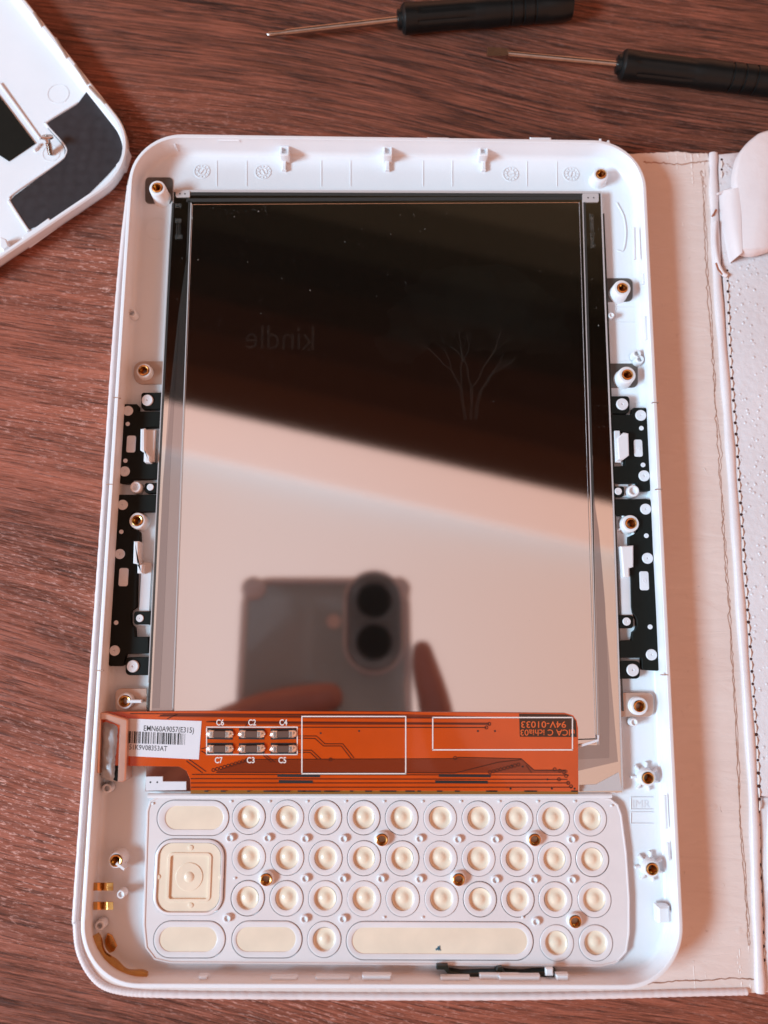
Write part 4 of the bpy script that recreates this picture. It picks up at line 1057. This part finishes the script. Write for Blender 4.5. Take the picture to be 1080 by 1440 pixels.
# ------------------------------------------------------------------ phone that takes the picture, and the hands round it
PM = Matrix.Translation(CAM_POS) @ CR.to_4x4()
def local(mb): mb.v = [PM @ v for v in mb.v]; return mb
def phone():
    cx, cy = -21.8, -46.0; w, h = 77., 152.
    t = thing('smartphone', PM @ Vector((cx, cy, 6)), 'grey smartphone in clear case mirrored in the display glass', 'smartphone')
    mb = MB(); rprof(mb, w-3.4, h-3.4, 11.5, [(1.4, 2.6), (.4, 2.9), (0, 3.8), (0, 9.6), (.5, 10.4), (1.2, 10.6)], (cx, cy), n=10); local(mb).build('phone_body', M['phone'], t)
    mb = MB(); rprof(mb, w, h, 13.5, [(3.2, 2.4), (2.4, 1.6), (1.0, 1.5), (.1, 2.4), (0, 6), (.2, 11), (1.2, 11.4), (1.6, 10.8), (1.7, 3)], (cx, cy), n=10, cap0=False, cap1=False); local(mb).build('case_rim', M['caserim'], t)
    for sx in (-1, 1):
        mb = MB(); c = Vector((cx + sx*(w/2-5.5), cy + h/2 - 5.5, 6.5)); mb.lathe([(4.6, -5.0), (5.6, -4.2), (6.0, 0), (5.8, 4.6), (5.2, 5)], c, 24, cap0=True); local(mb).build('case_corner', M['caserim'], t)
    mb = MB(); rprof(mb, 24, 44, 12, [(0, 3), (0, 1.4), (.5, .9), (1.1, .8)], (0, 9.3), n=10); local(mb).build('camera_plateau', M['plateau'], t)
    mb = MB(); rprof(mb, 27, 47, 13.5, [(0, 3), (0, .7), (.4, .4), (1.0, .7), (1.2, 2.8)], (0, 9.3), n=10, cap0=False, cap1=False); local(mb).build('case_cutout_rim', M['caserim'], t)
    for y in (0, 18.6):
        mb = MB(); mb.lathe([(9.4, 1.2), (9.4, .75), (9.0, .55), (8.1, .55), (7.9, .8)], (0, y, 0), 32, cap1=False); local(mb).build('lens_ring', M['phonering'], t)
        mb = MB(); mb.lathe([(8.2, .75), (4, .72), (.05, .72)], (0, y, 0), 32); local(mb).build('lens_glass', M['phonedark'], t)
    mb = MB(); mb.lathe([(3.2, 2.7), (3.1, 2.3), (.05, 2.25)], (-18, 9.5, 0), 20); local(mb).build('flash', M['padtan'], t)
phone()
def hand(name, chains, label):
    mb = MB()
    for ch in chains:
        pts = smoothpath([c[:3] for c in ch], 5); rad = [v.x for v in smoothpath([(c[3], 0, 0) for c in ch], 5)]
        mb.tube(pts, rad, 14)
        for p, r in ((pts[0], rad[0]), (pts[-1], rad[-1])):
            mb.lathe([(r*math.sin(math.pi*k/8)+1e-3, -r*math.cos(math.pi*k/8)) for k in range(9)], p, 14, cap0=True)
    local(mb)
    me = mb.mesh('tmp', M['skin'])
    ob = bpy.data.objects.new('tmp', me); COL.objects.link(ob)
    r = ob.modifiers.new('r', 'REMESH'); r.mode = 'VOXEL'; r.voxel_size = .0016
    s_ = ob.modifiers.new('s', 'SMOOTH'); s_.iterations = 6; s_.factor = .5
    dg = bpy.context.evaluated_depsgraph_get(); dg.update()
    m2 = bpy.data.meshes.new_from_object(ob.evaluated_get(dg)); m2.name = name
    bpy.data.objects.remove(ob)
    c = PM @ Vector(chains[0][0][:3]) * 1
    m2.transform(Matrix.Translation(-c*S)); m2.materials.clear(); m2.materials.append(M['skin']); m2.shade_smooth()
    o = put(name, m2, c); tag(o, label, 'hand', 'hands holding the phone')
hand('hand', [
    [(-92, -150, 30, 24), (-94, -120, 24, 22), (-92, -98, 20, 24), (-88, -70, 14, 20), (-82, -52, 9, 15)],
    [(-92, -98, 20, 20), (-90, -80, 12, 17), (-84, -74, 8, 13)],
    [(-84, -54, 8, 10), (-72, -42, -2, 9.2), (-50, -32, -7, 8.4), (-31, -27, -6.5, 7.6), (-19, -24.5, -5.5, 6.2)],
    [(-86, -64, 8, 10), (-74, -58, -3, 9.2), (-48, -50, -8, 8.6), (-28, -46, -7, 7.8), (-14, -44, -5.5, 6.3)],
    [(-88, -78, 8, 10), (-76, -75, -3, 9), (-52, -69, -7, 8.2), (-34, -66, -6.5, 7.4), (-21, -65, -5.5, 6)],
    [(-90, -92, 9, 9), (-79, -92, -2, 8), (-60, -88, -6, 7), (-46, -86, -5.5, 6.3), (-36, -85, -5, 5.2)],
    [(-94, -100, 24, 13), (-84, -84, 27, 11), (-68, -70, 24, 9.5), (-55, -60, 20, 8)]], 'left hand with a finger across the phone back, mirrored in the display')
hand('hand', [
    [(72, -150, 32, 24), (66, -124, 24, 22), (58, -100, 18, 23), (50, -76, 14, 18), (44, -64, 12, 13)],
    [(44, -66, 10, 10), (31, -45, 7, 8.4), (26, -24, 4.5, 7.4), (23, -12, 4, 6.4), (21.5, -3, 4, 4.8)],
    [(46, -72, 10, 10), (34, -66, -2, 9), (18, -62, -7, 8.4), (5, -60, -6.5, 7.4), (-3, -59, -5.5, 6.2)],
    [(50, -86, 10, 10), (36, -84, -2, 9), (20, -82, -7, 8.2), (8, -81, -6.5, 7.2), (0, -80, -5.5, 6)],
    [(54, -100, 11, 9), (40, -100, -1, 8), (26, -99, -6, 7), (16, -98, -5.5, 6.2), (9, -97, -5, 5.2)],
    [(60, -106, 22, 13), (48, -92, 25, 11), (32, -80, 22, 9.5), (18, -70, 19, 8)]], 'right hand with a finger along the phone edge, mirrored in the display')
